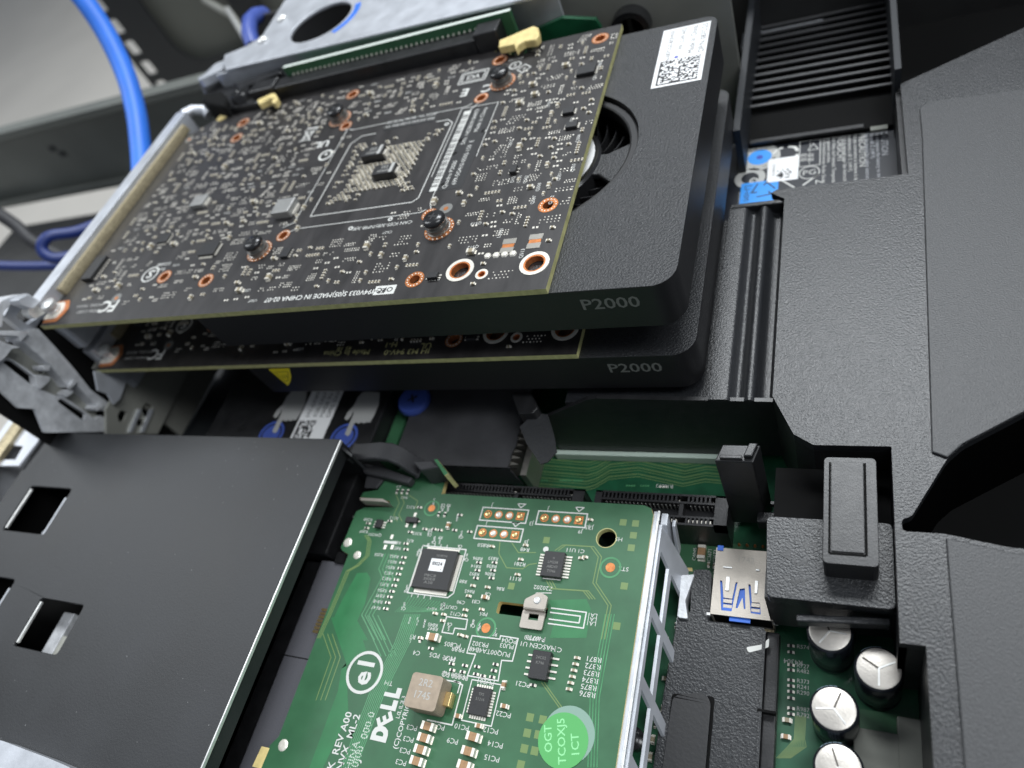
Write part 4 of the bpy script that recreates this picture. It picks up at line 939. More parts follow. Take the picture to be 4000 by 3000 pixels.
    ix0, ix1, iy0, iy1 = L(1490, 500, zl)[0], L(1770, 500, zl)[0], L(1600, 935, zl)[1], L(1600, 215, zl)[1]
    b = MB()
    for xa, xb, ya, yb_ in ((ix0 - .2, ix0 + .2, iy0, iy1), (ix1 - .25, ix1 + .25, iy0, iy1), (ix0, ix1, iy0 - .25, iy0 + .25)): b.box(xa, xb, ya, yb_, zl - .3, zl + .012, 'foam_black')
    b.build('latch_groove', t)
    MB().prism(rrect(ix0 + .3, ix1 - .3, iy0 + .4, iy1, .2, 2), zl + .01, zl + .25, 'plastic_smooth').build('latch_pad', t, bevel=.12)
    b = MB(); x_, y_ = L(1240, 1130, zh); b.text('S', x_ + 1.3, y_ - 1.2, zh + .01, 3.6, pi/2, 'plastic_smooth', 0, 1, .02); b.text('S', x_ + 1.6, y_ + 2.6, zh + .01, 3.6, pi/2, 'plastic_smooth', 0, 1, .02)
    x_, y_ = L(1340, 850, zh); b.text('S', x_ + 1, y_ - 1.2, zh + .01, 3.6, pi/2, 'plastic_smooth', 0, 1, .02)
    tr = [L(1090, 935, zh), L(1180, 890, zh), L(1185, 990, zh)]; b.prism(tr, zh, zh + .1, 'plastic_smooth'); b.build('embossed_mark', o)
    # ---- upright clip at the left of the housing
    zc = -33.0
    q = [L(640, 60, zc), L(905, 70, zc), L(960, 220, zc), L(885, 215, zc), L(615, 200, zc)]
    xc0, xc1 = L(615, 200, zc)[0], L(890, 215, zc)[0]; yc = L(750, 208, zc)[1]
    MB().prism([(xc0 - .8, yc), (xc1, yc), (xc1 + 1.2, yc + 4.2), (xc0 + .5, yc + 4.2)], zc - 29, zc, 'plastic_smooth').build('clip', t, bevel=.3); MB().prism([(xc1 - 2, yc + .8), (xc1 - .2, yc + .8), (xc1 + .8, yc + 4.0), (xc1 - 1, yc + 4.0)], zc + .01, zc + 1.2, 'plastic_smooth').build('clip_rib', t, bevel=.25); MB().box(xc0 + .3, xc1 - 2.2, yc + .3, yc + 1.2, zc + .01, zc + .8, 'plastic_smooth').build('clip_rib', t, bevel=.2)
    MB().box(xc1 - 1.6, xl2 + 3, yc - 2.4, yc + .4, -60, -56, 'plastic_black').build('clip_foot', t, bevel=.4)
    MB().box(xc1 + 1.4, xs - 6, yc + 1.5, yc + 2.2, -56, -54.4, 'plastic_smooth').build('cross_bar', t)
air_duct()

# ================================================================== battery and vent louvres seen through the duct window
def battery():
    z = -50.0; V = lambda x, y: atz(2800 + x / 1.659, y / 1.659, z)
    t = thing('battery_pack', 'black lithium battery pack with white multilingual warning print in the duct window', 'battery', (48, 95, ZB))
    yb = V(700, 860)[1]
    MB().box(20, 74, 60, yb, ZB, z, 'battery_label').build('pack', t, bevel=.6)
    b = MB(); zz = z + .03
    rows = [(1075, 850, 'CAUTION', 2.5, 'grey_print'), (1040, 852, 'Do not expose the battery to temperatures', 1.55, 'grey_print'), (1005, 856, 'above 65 C (149 F).', 1.55, 'grey_print'), (970, 862, 'See the manual for safety instructions', 1.55, 'grey_print'), (932, 868, 'PRÉCAUTION', 2.5, 'silk_dim'), (898, 872, 'Ne pas soumettre la batterie à des temp', 1.55, 'silk_dim'), (862, 876, 'supérieures à 65 C (149 F).', 1.55, 'silk_dim'), (830, 880, 'Voir le manuel pour des instructions', 1.55, 'silk_dim'), (792, 884, 'VORSICHT', 2.5, 'silk_dim'), (760, 888, 'Der Akku darf niemals Temperaturen', 1.55, 'silk_dim'), (728, 893, 'ausgesetzt werden.', 1.55, 'silk_dim'), (698, 898, 'Sicherheitshinweise finden Sie im', 1.55, 'silk_dim')]
    for x, y, s, sz, mt in rows: X, Y = V(x, y); b.text(s, X - .5, Y, zz, sz, -pi/2, mt, 0, 1.0, .01)
    def rect(x0, y0, x1, y1, w=.3):
        p, q = V(x0, y0), V(x1, y1); b.line([(p[0], p[1]), (q[0], p[1]), (q[0], q[1]), (p[0], q[1])], w, zz, 'silk_dim', True, .02)
        return p, q
    p, q = rect(540, 920, 668, 1066); b.line([((p[0]+q[0])/2, p[1]), ((p[0]+q[0])/2, q[1])], .15, zz, 'silk_dim', h=.02)
    X, Y = V(625, 950); b.line([(X-1.5, Y-1.5), (X+1.5, Y-1.5), (X, Y+1.4)], .3, zz, 'silk_dim', True, .02)
    for k in range(4): X, Y = V(565 + k % 2 * 45, 1005 + k // 2 * 28); b.box(X-1, X+.8, Y-.7, Y-.3, zz, zz+.02, 'silk_dim').box(X-1, X+.8, Y+.1, Y+.5, zz, zz+.02, 'silk_dim')
    X, Y = V(600, 1118); b.ring(X, Y, zz, zz+.02, 2.6, 3.0, 'silk_dim', 28); b.text('PG', X, Y - 1, zz, 3.2, 0, 'silk_dim', .5, 1, .01)
    X, Y = V(445, 1000); 
    for a in range(4): b.line([(X + 3.6*cos(a*pi/2+.3), Y + 3.6*sin(a*pi/2+.3)), (X + 3.9*cos(a*pi/2+pi/4), Y + 3.9*sin(a*pi/2+pi/4)), (X + 3.6*cos(a*pi/2+1.3), Y + 3.6*sin(a*pi/2+1.3))], .9, zz, 'silk', h=.02)
    X, Y = V(215, 1155); b.ring(X, Y, zz, zz+.02, 2.6, 4.6, 'silk_dim', 30); b.text('G', X, Y - 1.2, zz, 3.4, -pi/2, 'silk', .5, 1, .02)
    X, Y = V(278, 1020); b.ring(X, Y, zz, zz+.02, 3.6, 6.2, 'silk_dim', 36)
    b.line([V(415, 1165), V(500, 1215)], .5, zz, 'silk', h=.02); b.line([V(660, 1130), V(560, 1200)], .5, zz, 'silk', h=.02); X, Y = V(640, 1180); b.text('Z', X, Y, zz, 3, -pi/2, 'silk', .5)
    X, Y = V(140, 1290); b.text('Lithium-Ion', X, Y + 3, zz, 1.6, -pi/2, 'silk_dim')
    b.build('warning_print', t)
    X, Y = V(278, 1020); b = MB().cyl(X, Y, zz, zz + .04, 3.6, 'cyan_print', 30).cyl(X, Y, zz + .04, zz + .06, 1.0, 'ink_blue', 16); b.build('blue_seal', t)
    b = MB()
    for k, ch in enumerate('RBRC LI-ION 1.800.8'): a = 2.2 - k * .34; b.text(ch, X + 4.4*cos(a), Y + 4.4*sin(a), zz + .03, 1.4, a - pi/2, 'ink', .5)
    b.build('seal_print', t)
    p, q = V(335, 1035), V(525, 1160); b = MB().box(p[0], q[0], q[1], p[1], zz, zz + .04, 'label_white'); o = b.build('code_label', t)
    b = MB(); R3 = random.Random(2); s = (q[0]-p[0]) / 19
    for i in range(9):
        for j in range(9):
            if R3.random() < .5: b.box(p[0] + (6+i)*s, p[0] + (7+i)*s, q[1] + (2.5+j)*s, q[1] + (3.5+j)*s, zz + .04, zz + .05, 'ink')
    b.text('S37F0097-K', p[0] + 3*s, (p[1]+q[1])/2, zz + .05, 1.1, -pi/2, 'ink', .5); b.build('print', o)
    p, q = V(160, 1192), V(385, 1400); b = MB().box(p[0], q[0], q[1], p[1], zz, zz + .03, 'cyan_print'); o = b.build('recycling_panel', t)
    X, Y = V(190, 1270); b = MB().text('Li-ion', X - .6, Y + 4.5, zz + .05, 3.2, -pi/2, 'ink', 0, 1.0)
    X, Y = V(300, 1230)
    for a in range(3): b.line([(X + 3.4*cos(a*2.1), Y + 3.4*sin(a*2.1)), (X + 3.4*cos(a*2.1+1.3), Y + 3.4*sin(a*2.1+1.3)), (X + 2.0*cos(a*2.1+1.5), Y + 2.0*sin(a*2.1+1.5))], .45, zz + .03, 'ink', h=.02)
    b.build('print', o)
battery()
def louvres():
    t = thing('vent_louvre', 'row of thin black vent slats behind the battery pack', 'vent', (48, 120, ZB))
    z = -46.0; V = lambda x, y: atz(2800 + x / 2.765, y / 2.765, z)
    y0 = V(1080, 1030)[1]; y1 = V(1080, 930)[1]; d = y1 - y0
    fin = MB().box(-22, 22, -.3, .3, -17, -.4, 'foam_black').box(-22, 22, -.45, .45, -.5, 0, 'fin_highlight'); me = mesh_of(fin)  # black slat with its lit top edge painted on as a paler cap
    for k in range(13): inst(me, 'slat', t, 49.5, y0 + d * k, z - k * .4)
    yb = V(1080, 1390)[1]
    MB().prism([(28, yb), (71, yb), (71, y0 - .4), (28, y0 - .4)], z - 6, z - 2.5, 'foam_black').build('front_panel', t, bevel=.4)
    MB().box(30, 63, yb - .3, yb + 1.4, z - 2.5, z - 1.6, 'plastic_smooth').build('front_lip', t, bevel=.2)
    X, Y = V(1740, 1335); MB().box(X - 2, X + 2.6, Y - .9, Y + .9, z - 2.4, z - 1.4, 'wall_grey').build('white_tab', t)
    MB().box(26.5, 28, yb - 4, y0 + 60, ZB, z + 2, 'foam_black').build('end_plate', t); MB().box(71, 72.5, yb - 4, y0 + 60, ZB, z + 2, 'foam_black').build('end_plate', t)
    yc = y0 + d * 13 + 6
    b = MB(); X, Y = V(430, 290); b.box(X - 6, X + 22, Y - 2, Y + 12, z - 8, z - 6, 'grey_print'); o = b.build('component_label', t)
    b = MB(); b.text('PC', X - 4, Y, z - 5.97, 5, pi, 'ink', .5); b.build('print', o)
    X, Y = V(1770, 350); MB().box(X - 3, X + 4, Y - 4, Y + 8, z - 8, z - 6.5, 'wall_grey').build('component_label', t)
louvres()

# ================================================================== daughter card (foreground)
ZN = -48.0
KS = {'a': (1100, 1800, 2.37), 'b': (1700, 1800, 2.37), 'c': (900, 2400, 2.212), 'd': (1700, 2400, 2.212)}
def N(k, x, y, z=ZN): ox, oy, s = KS[k]; return atz(ox + x / s, oy + y / s, z)
def daughter():
    t = thing('network_card', 'green circuit board in the foreground with white print, chips and a round green sticker', 'circuit board', (-25, -70, ZB))
    yt = N('b', 600, 335)[1]; xr = N('b', 1960, 900)[0]
    sl = [N('b', 590, 1300), N('b', 780, 1310), N('b', 770, 1440), N('b', 590, 1440)]
    slot = rrect(sl[0][0], N('b', 1040, 1400)[0], sl[2][1], sl[0][1], .6, 3)
    hole = circle(*N('b', 1585, 715), 2.35, 24); hole2 = circle(*N('a', 610, 750), 1.35, 16)
    left = [N('a', 760, 290), N('a', 730, 335), N('a', 1000, 372), N('a', 1010, 430), N('a', 770, 432), N('a', 690, 470), N('a', 600, 690), N('a', 548, 800), N('a', 560, 830), N('a', 618, 865)]
    xl = left[-1][0]
    out = [(xr - 2.5, yt), (xr - .7, yt - .7), (xr, yt - 2.5), (xr, -125), (xl - 3.5, -125), (xl - 1.5, N('c', 350, 1130)[1]), (xl, N('c', 430, 1060)[1])] + left[::-1] + [N('a', 890, 270), N('a', 1000, 130), N('a', 1160, 30), N('a', 1460, 40), N('a', 1535, 120), N('a', 1480, 312), (N('a', 1480, 312)[0] + .4, yt)]
    b = MB().prism(out, ZN - 1.6, ZN, 'pcb_green', holes=[slot, hole], side='fr4_yellow'); b.build('circuit_board', t)
    Z = ZN + .03
    # copper areas and traces under the lacquer
    b = MB()
    for k, pts in (('a', [(700, 1040), (790, 1035), (825, 1090), (770, 1330), (700, 1480), (800, 1660), (560, 1660), (480, 1460), (560, 1290)]), ('c', [(870, 30), (990, 5), (1085, 50), (1180, 330), (960, 470), (930, 660), (680, 1330), (800, 1330), (1020, 860), (1000, 420)]), ('b', [(1060, 1290), (1400, 1280), (1440, 1370), (1400, 1640), (1060, 1640), (1100, 1500)])):
        b.prism([N(k, *p) for p in pts], ZN, ZN + {'a': .012, 'b': .016, 'c': .020}[k], 'green_pour')
    for k, pts, n, dx in (('a', [(770, 690), (800, 740), (780, 880), (690, 970), (600, 1020), (440, 1400), (330, 1640)], 3, 14), ('a', [(960, 860), (900, 1000), (930, 1080), (740, 1430), (860, 1658)], 4, 34), ('b', [(1110, 830), (1180, 780), (1440, 795), (1510, 890), (1460, 1130), (1600, 1340), (1540, 1650)], 2, 30), ('b', [(1080, 1110), (1120, 1185), (1420, 1205), (1480, 1280)], 3, -25), ('b', [(600, 750), (590, 860), (660, 990), (810, 1000), (870, 960), (940, 950)], 1, 0), ('b', [(710, 760), (770, 850), (930, 850)], 1, 0), ('c', [(800, 170), (870, 370), (740, 740)], 3, 40), ('c', [(1140, 10), (1300, 360)], 4, 45), ('c', [(1510, 0), (1420, 250), (1200, 690), (960, 1320)], 9, 16), ('d', [(920, 590), (1090, 830)], 2, 24), ('d', [(1470, 0), (1340, 720), (1320, 1320)], 4, 26), ('a', [(1060, 310), (1090, 390), (1040, 500), (1070, 560)], 2, 45), ('a', [(1180, 320), (1260, 370), (1240, 440)], 1, 0)):
        for i in range(n): b.line([N(k, x + i*dx, y) for x, y in pts], .22, ZN + (.001 if i % 2 else 0), 'olive_trace' if n < 4 else 'green_trace', h=.03 + .002 * (i % 5))
    for x in range(15):                                   # fan-out below the big chip
        b.line([N('a', 1180 + x*26, 1250 + x*5), N('a', 1130 + x*24, 1330 + x*4), N('a', 1050 + x*20, 1400)], .13, ZN, 'green_trace', h=.03)
    for k, pts in (('b', ((1740, 570), (1855, 580), (1835, 690), (1815, 805), (1750, 1160), (1680, 1530), (1030, 735), (705, 1160))), ('d', ((820, 890), (930, 910), (795, 1025), (890, 1040), (770, 1160), (860, 1180), (740, 1300)))):
        for p in pts: X, Y = N(k, *p); b.box(X - .8, X + .8, Y - .8, Y + .8, ZN, ZN + .03, 'olive_trace')
    tag(b.build('copper_layer', t), kind='stuff')
    # holes and fiducials
    X, Y = N('b', 1585, 715); MB().ring(X, Y, ZN - 1.5, ZN + .04, 2.3, 2.5, 'fr4_edge', 24).build('mounting_hole', t)
    for k, p, r in (('b', (1622, 988), 1.1), ('b', (470, 1550), 1.1), ('a', (1390, 440), 1.0)):
        X, Y = N(k, *p); MB().cyl(X, Y, ZN, ZN + .06, r, 'copper', 20).ring(X, Y, ZN, ZN + .04, r * 1.9, r * 2.3, 'green_trace', 24).build('fiducial_mark', t)
    for k, p, r in (('a', (700, 872), .95), ('c', (455, 1130), 1.1), ('a', (612, 755), 1.1)): X, Y = N(k, *p); MB().lathe(X, Y, [(r*1.2, ZN), (r, ZN + .2), (r*.4, ZN + .3), (0, ZN + .2)], 'solder', 20).build('solder_point', t, smooth=True)
    X, Y = N('c', 265, 1235); MB().prism([(X-1.4, Y-2.2), (X+1.2, Y-2.2), (X+1.4, Y+2.2), (X-1, Y+2.2)], ZN, ZN + .05, 'fr4_yellow').build('solder_point', t)
    # ---- headers: frame with four pads
    sk = MB()
    for k, fr, pads in (('b', [(440, 435), (870, 455), (835, 580), (415, 550)], [(488, 495), (582, 502), (680, 510), (778, 518)]), ('b', [(390, 605), (822, 630), (782, 758), (362, 715)], [(435, 668), (530, 675), (630, 685), (732, 692)]), ('b', [(960, 470), (1418, 488), (1380, 622), (930, 585)], [(1008, 530), (1112, 540), (1215, 548), (1325, 555)])):
        q = [N(k, *p) for p in fr]; x0 = (q[0][0]+q[3][0])/2; x1 = (q[1][0]+q[2][0])/2; ya = (q[0][1]+q[1][1])/2; yb = (q[2][1]+q[3][1])/2
        sk.line([(x0, ya), (x1, ya), (x1, yb), (x0, yb)], .32, Z, 'silk', True); sk.line([(x1 - 3.4, ya + 1.6), (x1 - 1.2, ya + 1.6), (x1 - 2.3, ya + .5)], .25, Z, 'silk', True); sk.text('J', x0 + 2.4, ya + 1.2, Z, 1.5, pi, 'silk', .5); sk.text('J%d' % R2.randint(1, 9), x1 + 1.6, yb + .6, Z, 1.5, pi, 'silk', .5)
        for i, p in enumerate(pads):
            X, Y = N(k, *p); X = x0 + (x1 - x0) * (.15 + .235 * i); Y = (ya + yb) / 2
            b = MB(); (b.box(X-1.05, X+1.05, Y-1.05, Y+1.05, ZN, ZN + .08, 'copper') if i == 3 else b.cyl(X, Y, ZN, ZN + .08, 1.1, 'copper', 20)); o = b.build('header_pad', t)
            MB().lathe(X, Y, [(.8, ZN + .08), (.6, ZN + .35), (.2, ZN + .42), (0, ZN + .42)], 'solder' if (i + len(pads)) % 3 != 1 else 'gold', 16).build('solder_fill', o, smooth=True)
    # ---- chips
    q = [N('a', 1310, 790), N('a', 1710, 820), N('a', 1580, 1275), N('a', 1165, 1220)]; x0 = (q[0][0]+q[3][0])/2; x1 = (q[1][0]+q[2][0])/2; ya = (q[0][1]+q[1][1])/2; yb = (q[2][1]+q[3][1])/2
    sk.line([(x0, ya), (x1, ya), (x1, yb + 1.2), (x1 - 1.2, yb), (x0, yb)], .3, Z, 'silk', True)
    cx, cy = (x0+x1)/2, (ya+yb)/2; c1 = soic(t, 'control_chip', cx, cy, ZN, (x1-x0) - 2.4, (ya-yb) - 2.4, 1.4, 20, .9, 0, 'chip_black', False)
    zt = ZN + 1.53; MB().box(cx - 1.6, cx + 2.4, cy - .6, cy + 2.6, zt, zt + .05, 'label_white').build('chip_label', c1)
    b = MB().text('I0024', cx + .4, cy + .9, zt + .07, 1.3, 0, 'ink', .5, 1, .03); b.cyl(cx + 1.8, cy - .1, zt + .05, zt + .07, .15, 'ink', 8)
    for i, s in enumerate(('P8C8', '3I0E8', 'A38')): b.text(s, cx - .6, cy - 2.1 - i*.9, zt, .95, 0, 'etch_grey', .5, 1.6)
    b.text('NS8093', cx + 1, cy + 3.2, zt, .8, 0, 'etch_grey', .5, 1.2); b.build('print', c1)
    for k in range(4): sk.box(x0 + 1.5 + k*1.8, x0 + 1.7 + k*1.8, ya, ya + .8, Z, Z + .05, 'silk'); sk.box(x0 + 1.3 + k*1.8, x0 + 1.5 + k*1.8, yb - .9, yb, Z, Z + .05, 'silk')
    def rchip(name, k, pts, h, n, pl, txt=(), two=True, mt='chip_black'):
        q = [N(k, *p, ZN + h) for p in pts]; x0 = (q[0][0]+q[3][0])/2; x1 = (q[1][0]+q[2][0])/2; ya = (q[0][1]+q[1][1])/2; yb = (q[2][1]+q[3][1])/2
        o = soic(t, name, (x0+x1)/2, (ya+yb)/2, ZN, x1-x0, ya-yb, h, n, pl, 0, mt, two)
        if txt:
            b = MB()
            for i, s in enumerate(txt): b.text(s, (x0+x1)/2, ya - (ya-yb)*(.3 + .18*i), ZN + h + .14, (ya-yb)*.15, 0, 'etch_grey', .5)
            b.build('print', o)
        return (x0, x1, ya, yb)
    rchip('driver_chip', 'b', [(1022, 832), (1205, 852), (1160, 1082), (968, 1062)], 1.3, 8, 1.5, ('o', 'LM258', 'A8D43', 'TI746'))
    X, Y = N('b', 1025, 820); sk.cyl(X, Y, Z, Z + .04, .7, 'silk', 16); X, Y = N('b', 1080, 1090); sk.box(X - 2.2, X + 2.2, Y - .3, Y + .1, Z, Z + .04, 'silk')
    rchip('memory_chip', 'd', [(850, 308), (1010, 322), (955, 572), (798, 545)], 1.5, 4, 1.5, ('24C02', 'K746'))
    r = rchip('regulator_chip', 'd', [(330, 625), (500, 640), (430, 880), (282, 862)], 1.0, 9, .7, ('TPS', '51216'), False)
    sk.line([(r[0]-1.4, r[2]+1.4), (r[1]+1.4, r[2]+1.4), (r[1]+1.4, r[3]-1.4), (r[0]-1.4, r[3]-1.4)], .25, Z, 'silk', True)
    rchip('transistor_chip', 'a', [(890, 540), (940, 545), (905, 620), (850, 610)], 1.0, 3, .9)
    rchip('transistor_chip', 'a', [(1150, 518), (1260, 522), (1250, 570), (1145, 568)], 1.0, 1, .5)
    for p in ((1163, 595), (1235, 600), (1238, 500), (1022, 705), (960, 800), (1025, 800)): X, Y = N('a', *p); MB().box(X - .38, X + .38, Y - .6, Y + .6, ZN, ZN + .12, 'solder').build('solder_pad', t)
    X, Y = N('a', 1007, 756); sk.box(X - 2, X + 2, Y - .35, Y + .35, Z, Z + .05, 'silk')
    # ---- inductor
    q = [N('c', 1575, 490, ZN + 5), N('c', 1838, 540, ZN + 5), N('c', 1765, 850, ZN + 5), N('c', 1498, 790, ZN + 5)]; x0 = (q[0][0]+q[3][0])/2; x1 = (q[1][0]+q[2][0])/2; ya = (q[0][1]+q[1][1])/2; yb = (q[2][1]+q[3][1])/2
    o = MB().prism(rrect(x0, x1, yb, ya, .8, 3), ZN + .3, ZN + 5, 'tan_inductor').build('inductor', t, bevel=.35); b = MB()
    for i, s in enumerate(('2R2', '1745')): b.text(s, (x0+x1)/2, ya - 2.6 - i*2.6, ZN + 5.02, 2.2, 0, 'silk_dim', .5)
    b.build('print', o); MB().box(x1 - .1, x1 + 1.5, (ya+yb)/2 - 1.6, (ya+yb)/2 + 1.4, ZN, ZN + 2.2, 'gold').build('terminal', o, bevel=.2)
    sk.line([(x0 + 4, yb - 1), (x1 + 2.4, yb - 1), (x1 + 2.4, ya), (x1, ya + .6)], .3, Z, 'silk')
    # ---- spring clip in its slot, with the outline print
    q = [N('b', 780, 1310, ZN + 2), N('b', 1010, 1370, ZN + 2)]; cx = N('b', 900, 1400, ZN + 2)[0]; cy = N('b', 900, 1380, ZN + 2)[1]; w = 2.9
    o = MB().prism(rpoly([(cx - w*.85, cy + .3), (cx + w, cy + .3), (cx + w, cy + 3.4), (cx + .6, cy + 4.2), (cx - w*.85, cy + 2.2)], .5, 3), ZN + 1.4, ZN + 2.2, 'alu_top').build('spring_clip', t, bevel=.25)
    MB().prism(rpoly([(cx - w, cy - 3.9), (cx + w*.9, cy - 3.9), (cx + w*.9, cy + .3), (cx - w, cy + .3)], .5, 3), ZN + .3, ZN + .9, 'alu_top', holes=[[(cx - 1.2, cy - 1.9), (cx + 1.2, cy - 1.9), (cx + 1.2, cy - .5), (cx - 1.2, cy - .5)]]).build('clip_plate', o, bevel=.15)
    MB().box(cx - w*.85, cx + w*.95, cy + .05, cy + .5, ZN + .9, ZN + 2.1, 'alu_top').build('clip_bend', o, bevel=.2); MB().lathe(cx + .6, cy + 2.2, [(.9, ZN + 2.2), (.7, ZN + 2.5), (0, ZN + 2.55)], 'steel_bright', 16).build('clip_dimple', o, smooth=True)
    p1, p2 = N('b', 1120, 1345), N('b', 1420, 1385); p3, p4 = N('b', 1385, 1550), N('b', 1060, 1500)
    ym, yn = p1[1] - .6, p4[1] - .2; sk.line([(p1[0] - 1, ym), (p2[0] - .4, ym), (p2[0] - .4, yn), (p1[0] - 1, yn)], .3, Z, 'silk'); sk.line([(p1[0] - 1, ym - 1), (p2[0] - 1.6, ym - 1), (p2[0] - 1.6, yn + 1), (p1[0] - 1, yn + 1)], .3, Z, 'silk')
    sk.line(rpoly([(cx + w, cy + 5), (cx - 1, cy + 4.6), (cx - 1, cy + 4.4)], .5, 2), .2, Z, 'silk'); 
    # metal tab at the top left edge
    q = [N('a', 720, 340, ZN + 2.6), N('a', 935, 350, ZN + 2.6), N('a', 1005, 395, ZN + 2.6), N('a', 925, 378, ZN + 2.6), N('a', 728, 366, ZN + 2.6)]; MB().prism(q, ZN - .5, ZN + 2.6, 'alu_top').build('metal_tab', t, bevel=.2)
    # ---- small parts with their print
    def part(me, k, x, y, a=0.0, nm='chip_resistor'): X, Y = N(k, x, y, ZN + .3); inst(me, nm, t, X, Y, ZN + .02, a)
    def ref(k, x, y, s, sz=1.3, ang=pi): X, Y = N(k, x, y); sk.text(s, X, Y + .4, Z, sz * .92, ang, 'silk', .5, 1.1)
    col = [(1150, 765), (1150, 818), (1130, 893), (1112, 943), (1095, 995), (1080, 1048), (1060, 1100), (1040, 1153), (1020, 1207), (1000, 1258), (980, 1312), (962, 1368)]
    for i, (x, y) in enumerate(col): part(RES0402, 'a', x, y); ref('a', x - 88, y - 8, 'R%d' % (858 - i))
    for x, y, s in ((800, 545, 'R208'), (760, 655, 'R207'), (865, 685, 'QW201'), (1040, 530, 'R212'), (1195, 430, 'R212'), (1085, 235, 'R7'), (1135, 340, 'R48'), (1255, 675, 'R202'), (900, 870, 'R205'), (1190, 740, 'R72')): ref('a', x, y, s)
    for x, y in ((1068, 280), (1115, 282), (1165, 285), (1275, 430), (1455, 490), (1510, 495), (800, 577), (785, 620), (1000, 555), (1190, 658), (1325, 630), (1410, 632), (1465, 640), (1600, 640), (1740, 655), (1650, 500)): part(RES0402, 'a', x, y, pi/2 if y < 300 or y in (490, 495) else 0)
    part(BRN0603, 'a', 1545, 600, pi/2, 'chip_capacitor')
    for x, y in ((1415, 350), (1498, 400), (1550, 400), (1635, 490), (1380, 630), (1670, 650), (1420, 700), (1475, 700), (1360, 765), (1655, 780), (1280, 815), (1720, 860), (1165, 1150), (1140, 1310), (1500, 1310), (1195, 1440), (1265, 1450), (1330, 1470), (1560, 1500), (1830, 1500), (1780, 1470), (1985, 1550), (1205, 1610)):
        for j in range(3): X, Y = N('a', x - j*4, y + j*22); sk.text(R2.choice(('R9', '8', 'C6', '5', 'R')), X, Y, Z, 1.1, pi, 'silk', .5, 1.0, .015)
    for x in (1815, 1960):
        for j in range(3): part(RES0402, 'a', x - j*14 + 10, 940 + j*72); ref('a', x - j*16, 905 + j*72, 'R%d' % R2.randint(800, 899))
    for x, y, s in ((1680, 1118, 'R88'), (2025, 1185, 'R86'), (1740, 1210, 'R665'), (1910, 1235, 'C8'), (1660, 1310, 'C90'), (1800, 1305, 'C83'), (1560, 1355, 'C0UT2'), (1610, 1418, 'C712'), (1390, 1372, 'R810'), (1400, 1520, 'R845'), (1400, 1555, 'R847'), (1870, 1418, 'PR5')): ref('a', x, y, s)
    for x, y in ((1770, 1155), (1905, 1170), (1730, 1250), (1700, 1380), (1850, 1375), (1690, 1432), (1420, 1412), (1500, 1422), (1490, 1480), (1650, 1610), (1700, 1625), (1285, 1640)): part(CAP0402, 'a', x, y, 0, 'chip_capacitor')
    part(BRN0603, 'a', 1885, 1265, 0, 'chip_capacitor'); part(BRN0603, 'a', 1420, 1635, 0, 'chip_capacitor')
    for x, y, s in ((445, 780, 'R850'), (830, 820, 'R48'), (785, 955, 'R281'), (745, 1090, 'R111'), (1260, 825, 'U11'), (1355, 835, 'C1'), (1700, 725, 'H5'), (1745, 1000, 'ST2'), (1000, 1175, 'Z20202'), (930, 1640, 'P407T0'), (1345, 655, 'J9'), (1410, 615, 'J5')): ref('b', x, y, s, 1.5)
    for x, y in ((525, 792), (835, 780), (790, 912), (760, 1052), (1435, 545), (1385, 890), (1350, 900)): part(CAP0402, 'b', x, y, 0, 'chip_capacitor')
    for j in range(3): ref('b', 1460 - j*6, 1430 + j*38, 'LA1', 1.4)
    for x, y, s in ((390, 255, 'PR302'), (640, 225, 'PQ04'), (620, 270, 'PU03'), (470, 320, 'PUQ00TA4B48'), (150, 260, 'PC805'), (200, 300, 'PR88'), (120, 380, 'PR20'), (860, 205, 'P407T0'), (890, 270, 'MASCEN U1'), (1050, 300, 'C11'), (760, 600, 'PC21'), (590, 860, 'PC22'), (170, 530, 'PR850 PQ'), (440, 580, 'PU201'), (40, 970, 'PC1'), (230, 970, 'PC10'), (480, 1000, 'PC12'), (520, 1120, 'PC14'), (490, 1240, 'PC15')): ref('d', x, y, s, 1.6)
    for j in range(6): ref('d', 1375 - j*12, 385 + j*60, 'R%d' % (871 + j), 1.7)
    for j in range(6): part(CAP0402, 'd', 1225 - j*14, 375 + j*54, 0, 'chip_capacitor')
    for x, y in ((360, 450), (140, 425), (145, 480), (255, 440), (235, 495), (520, 430), (505, 485), (350, 515), (410, 530), (490, 540), (845, 610)): part(RES0402, 'd', x, y)
    for x, y in ((595, 610), (600, 795), (380, 965), (200, 880)): part(BRN0603, 'd', x, y, 0 if y > 700 else pi/2, 'chip_capacitor')
    for x, y in ((340, 1065), (300, 1190), (265, 1310)): part(BRN1206, 'd', x, y, -.05, 'chip_capacitor')
    for x, y in ((1720, 975), (1690, 1075), (1660, 1175), (1625, 1275)): part(BRN1206, 'c', x, y, -.05, 'chip_capacitor'); ref('c', x - 150, y, 'PC3', 1.6)
    part(BRN1206, 'c', 1760, 205, 0, 'chip_capacitor'); part(RES0402, 'c', 1730, 292, 0); part(RES0402, 'c', 1640, 215, pi/2)
    for x, y, s in ((1765, 350, 'PD5'), (1575, 190, 'R8'), (1610, 330, 'C4'), (1920, 1090, 'PC9'), (1370, 590, 'TM'), (1890, 375, 'PR71'), (1940, 520, 'PR880 A5')): ref('c', x, y, s, 1.6)
    # outlines round part groups
    for k, pts in (('d', [(100, 20), (280, 45), (265, 130), (170, 120), (155, 170), (60, 155)]), ('d', [(320, 185), (560, 215), (565, 185), (718, 210), (668, 405), (575, 398), (545, 575), (280, 530), (350, 345), (275, 335)]), ('d', [(100, 570), (220, 590), (195, 680)])): sk.line([N(k, *p) for p in pts], .28, Z, 'silk', len(pts) > 4)
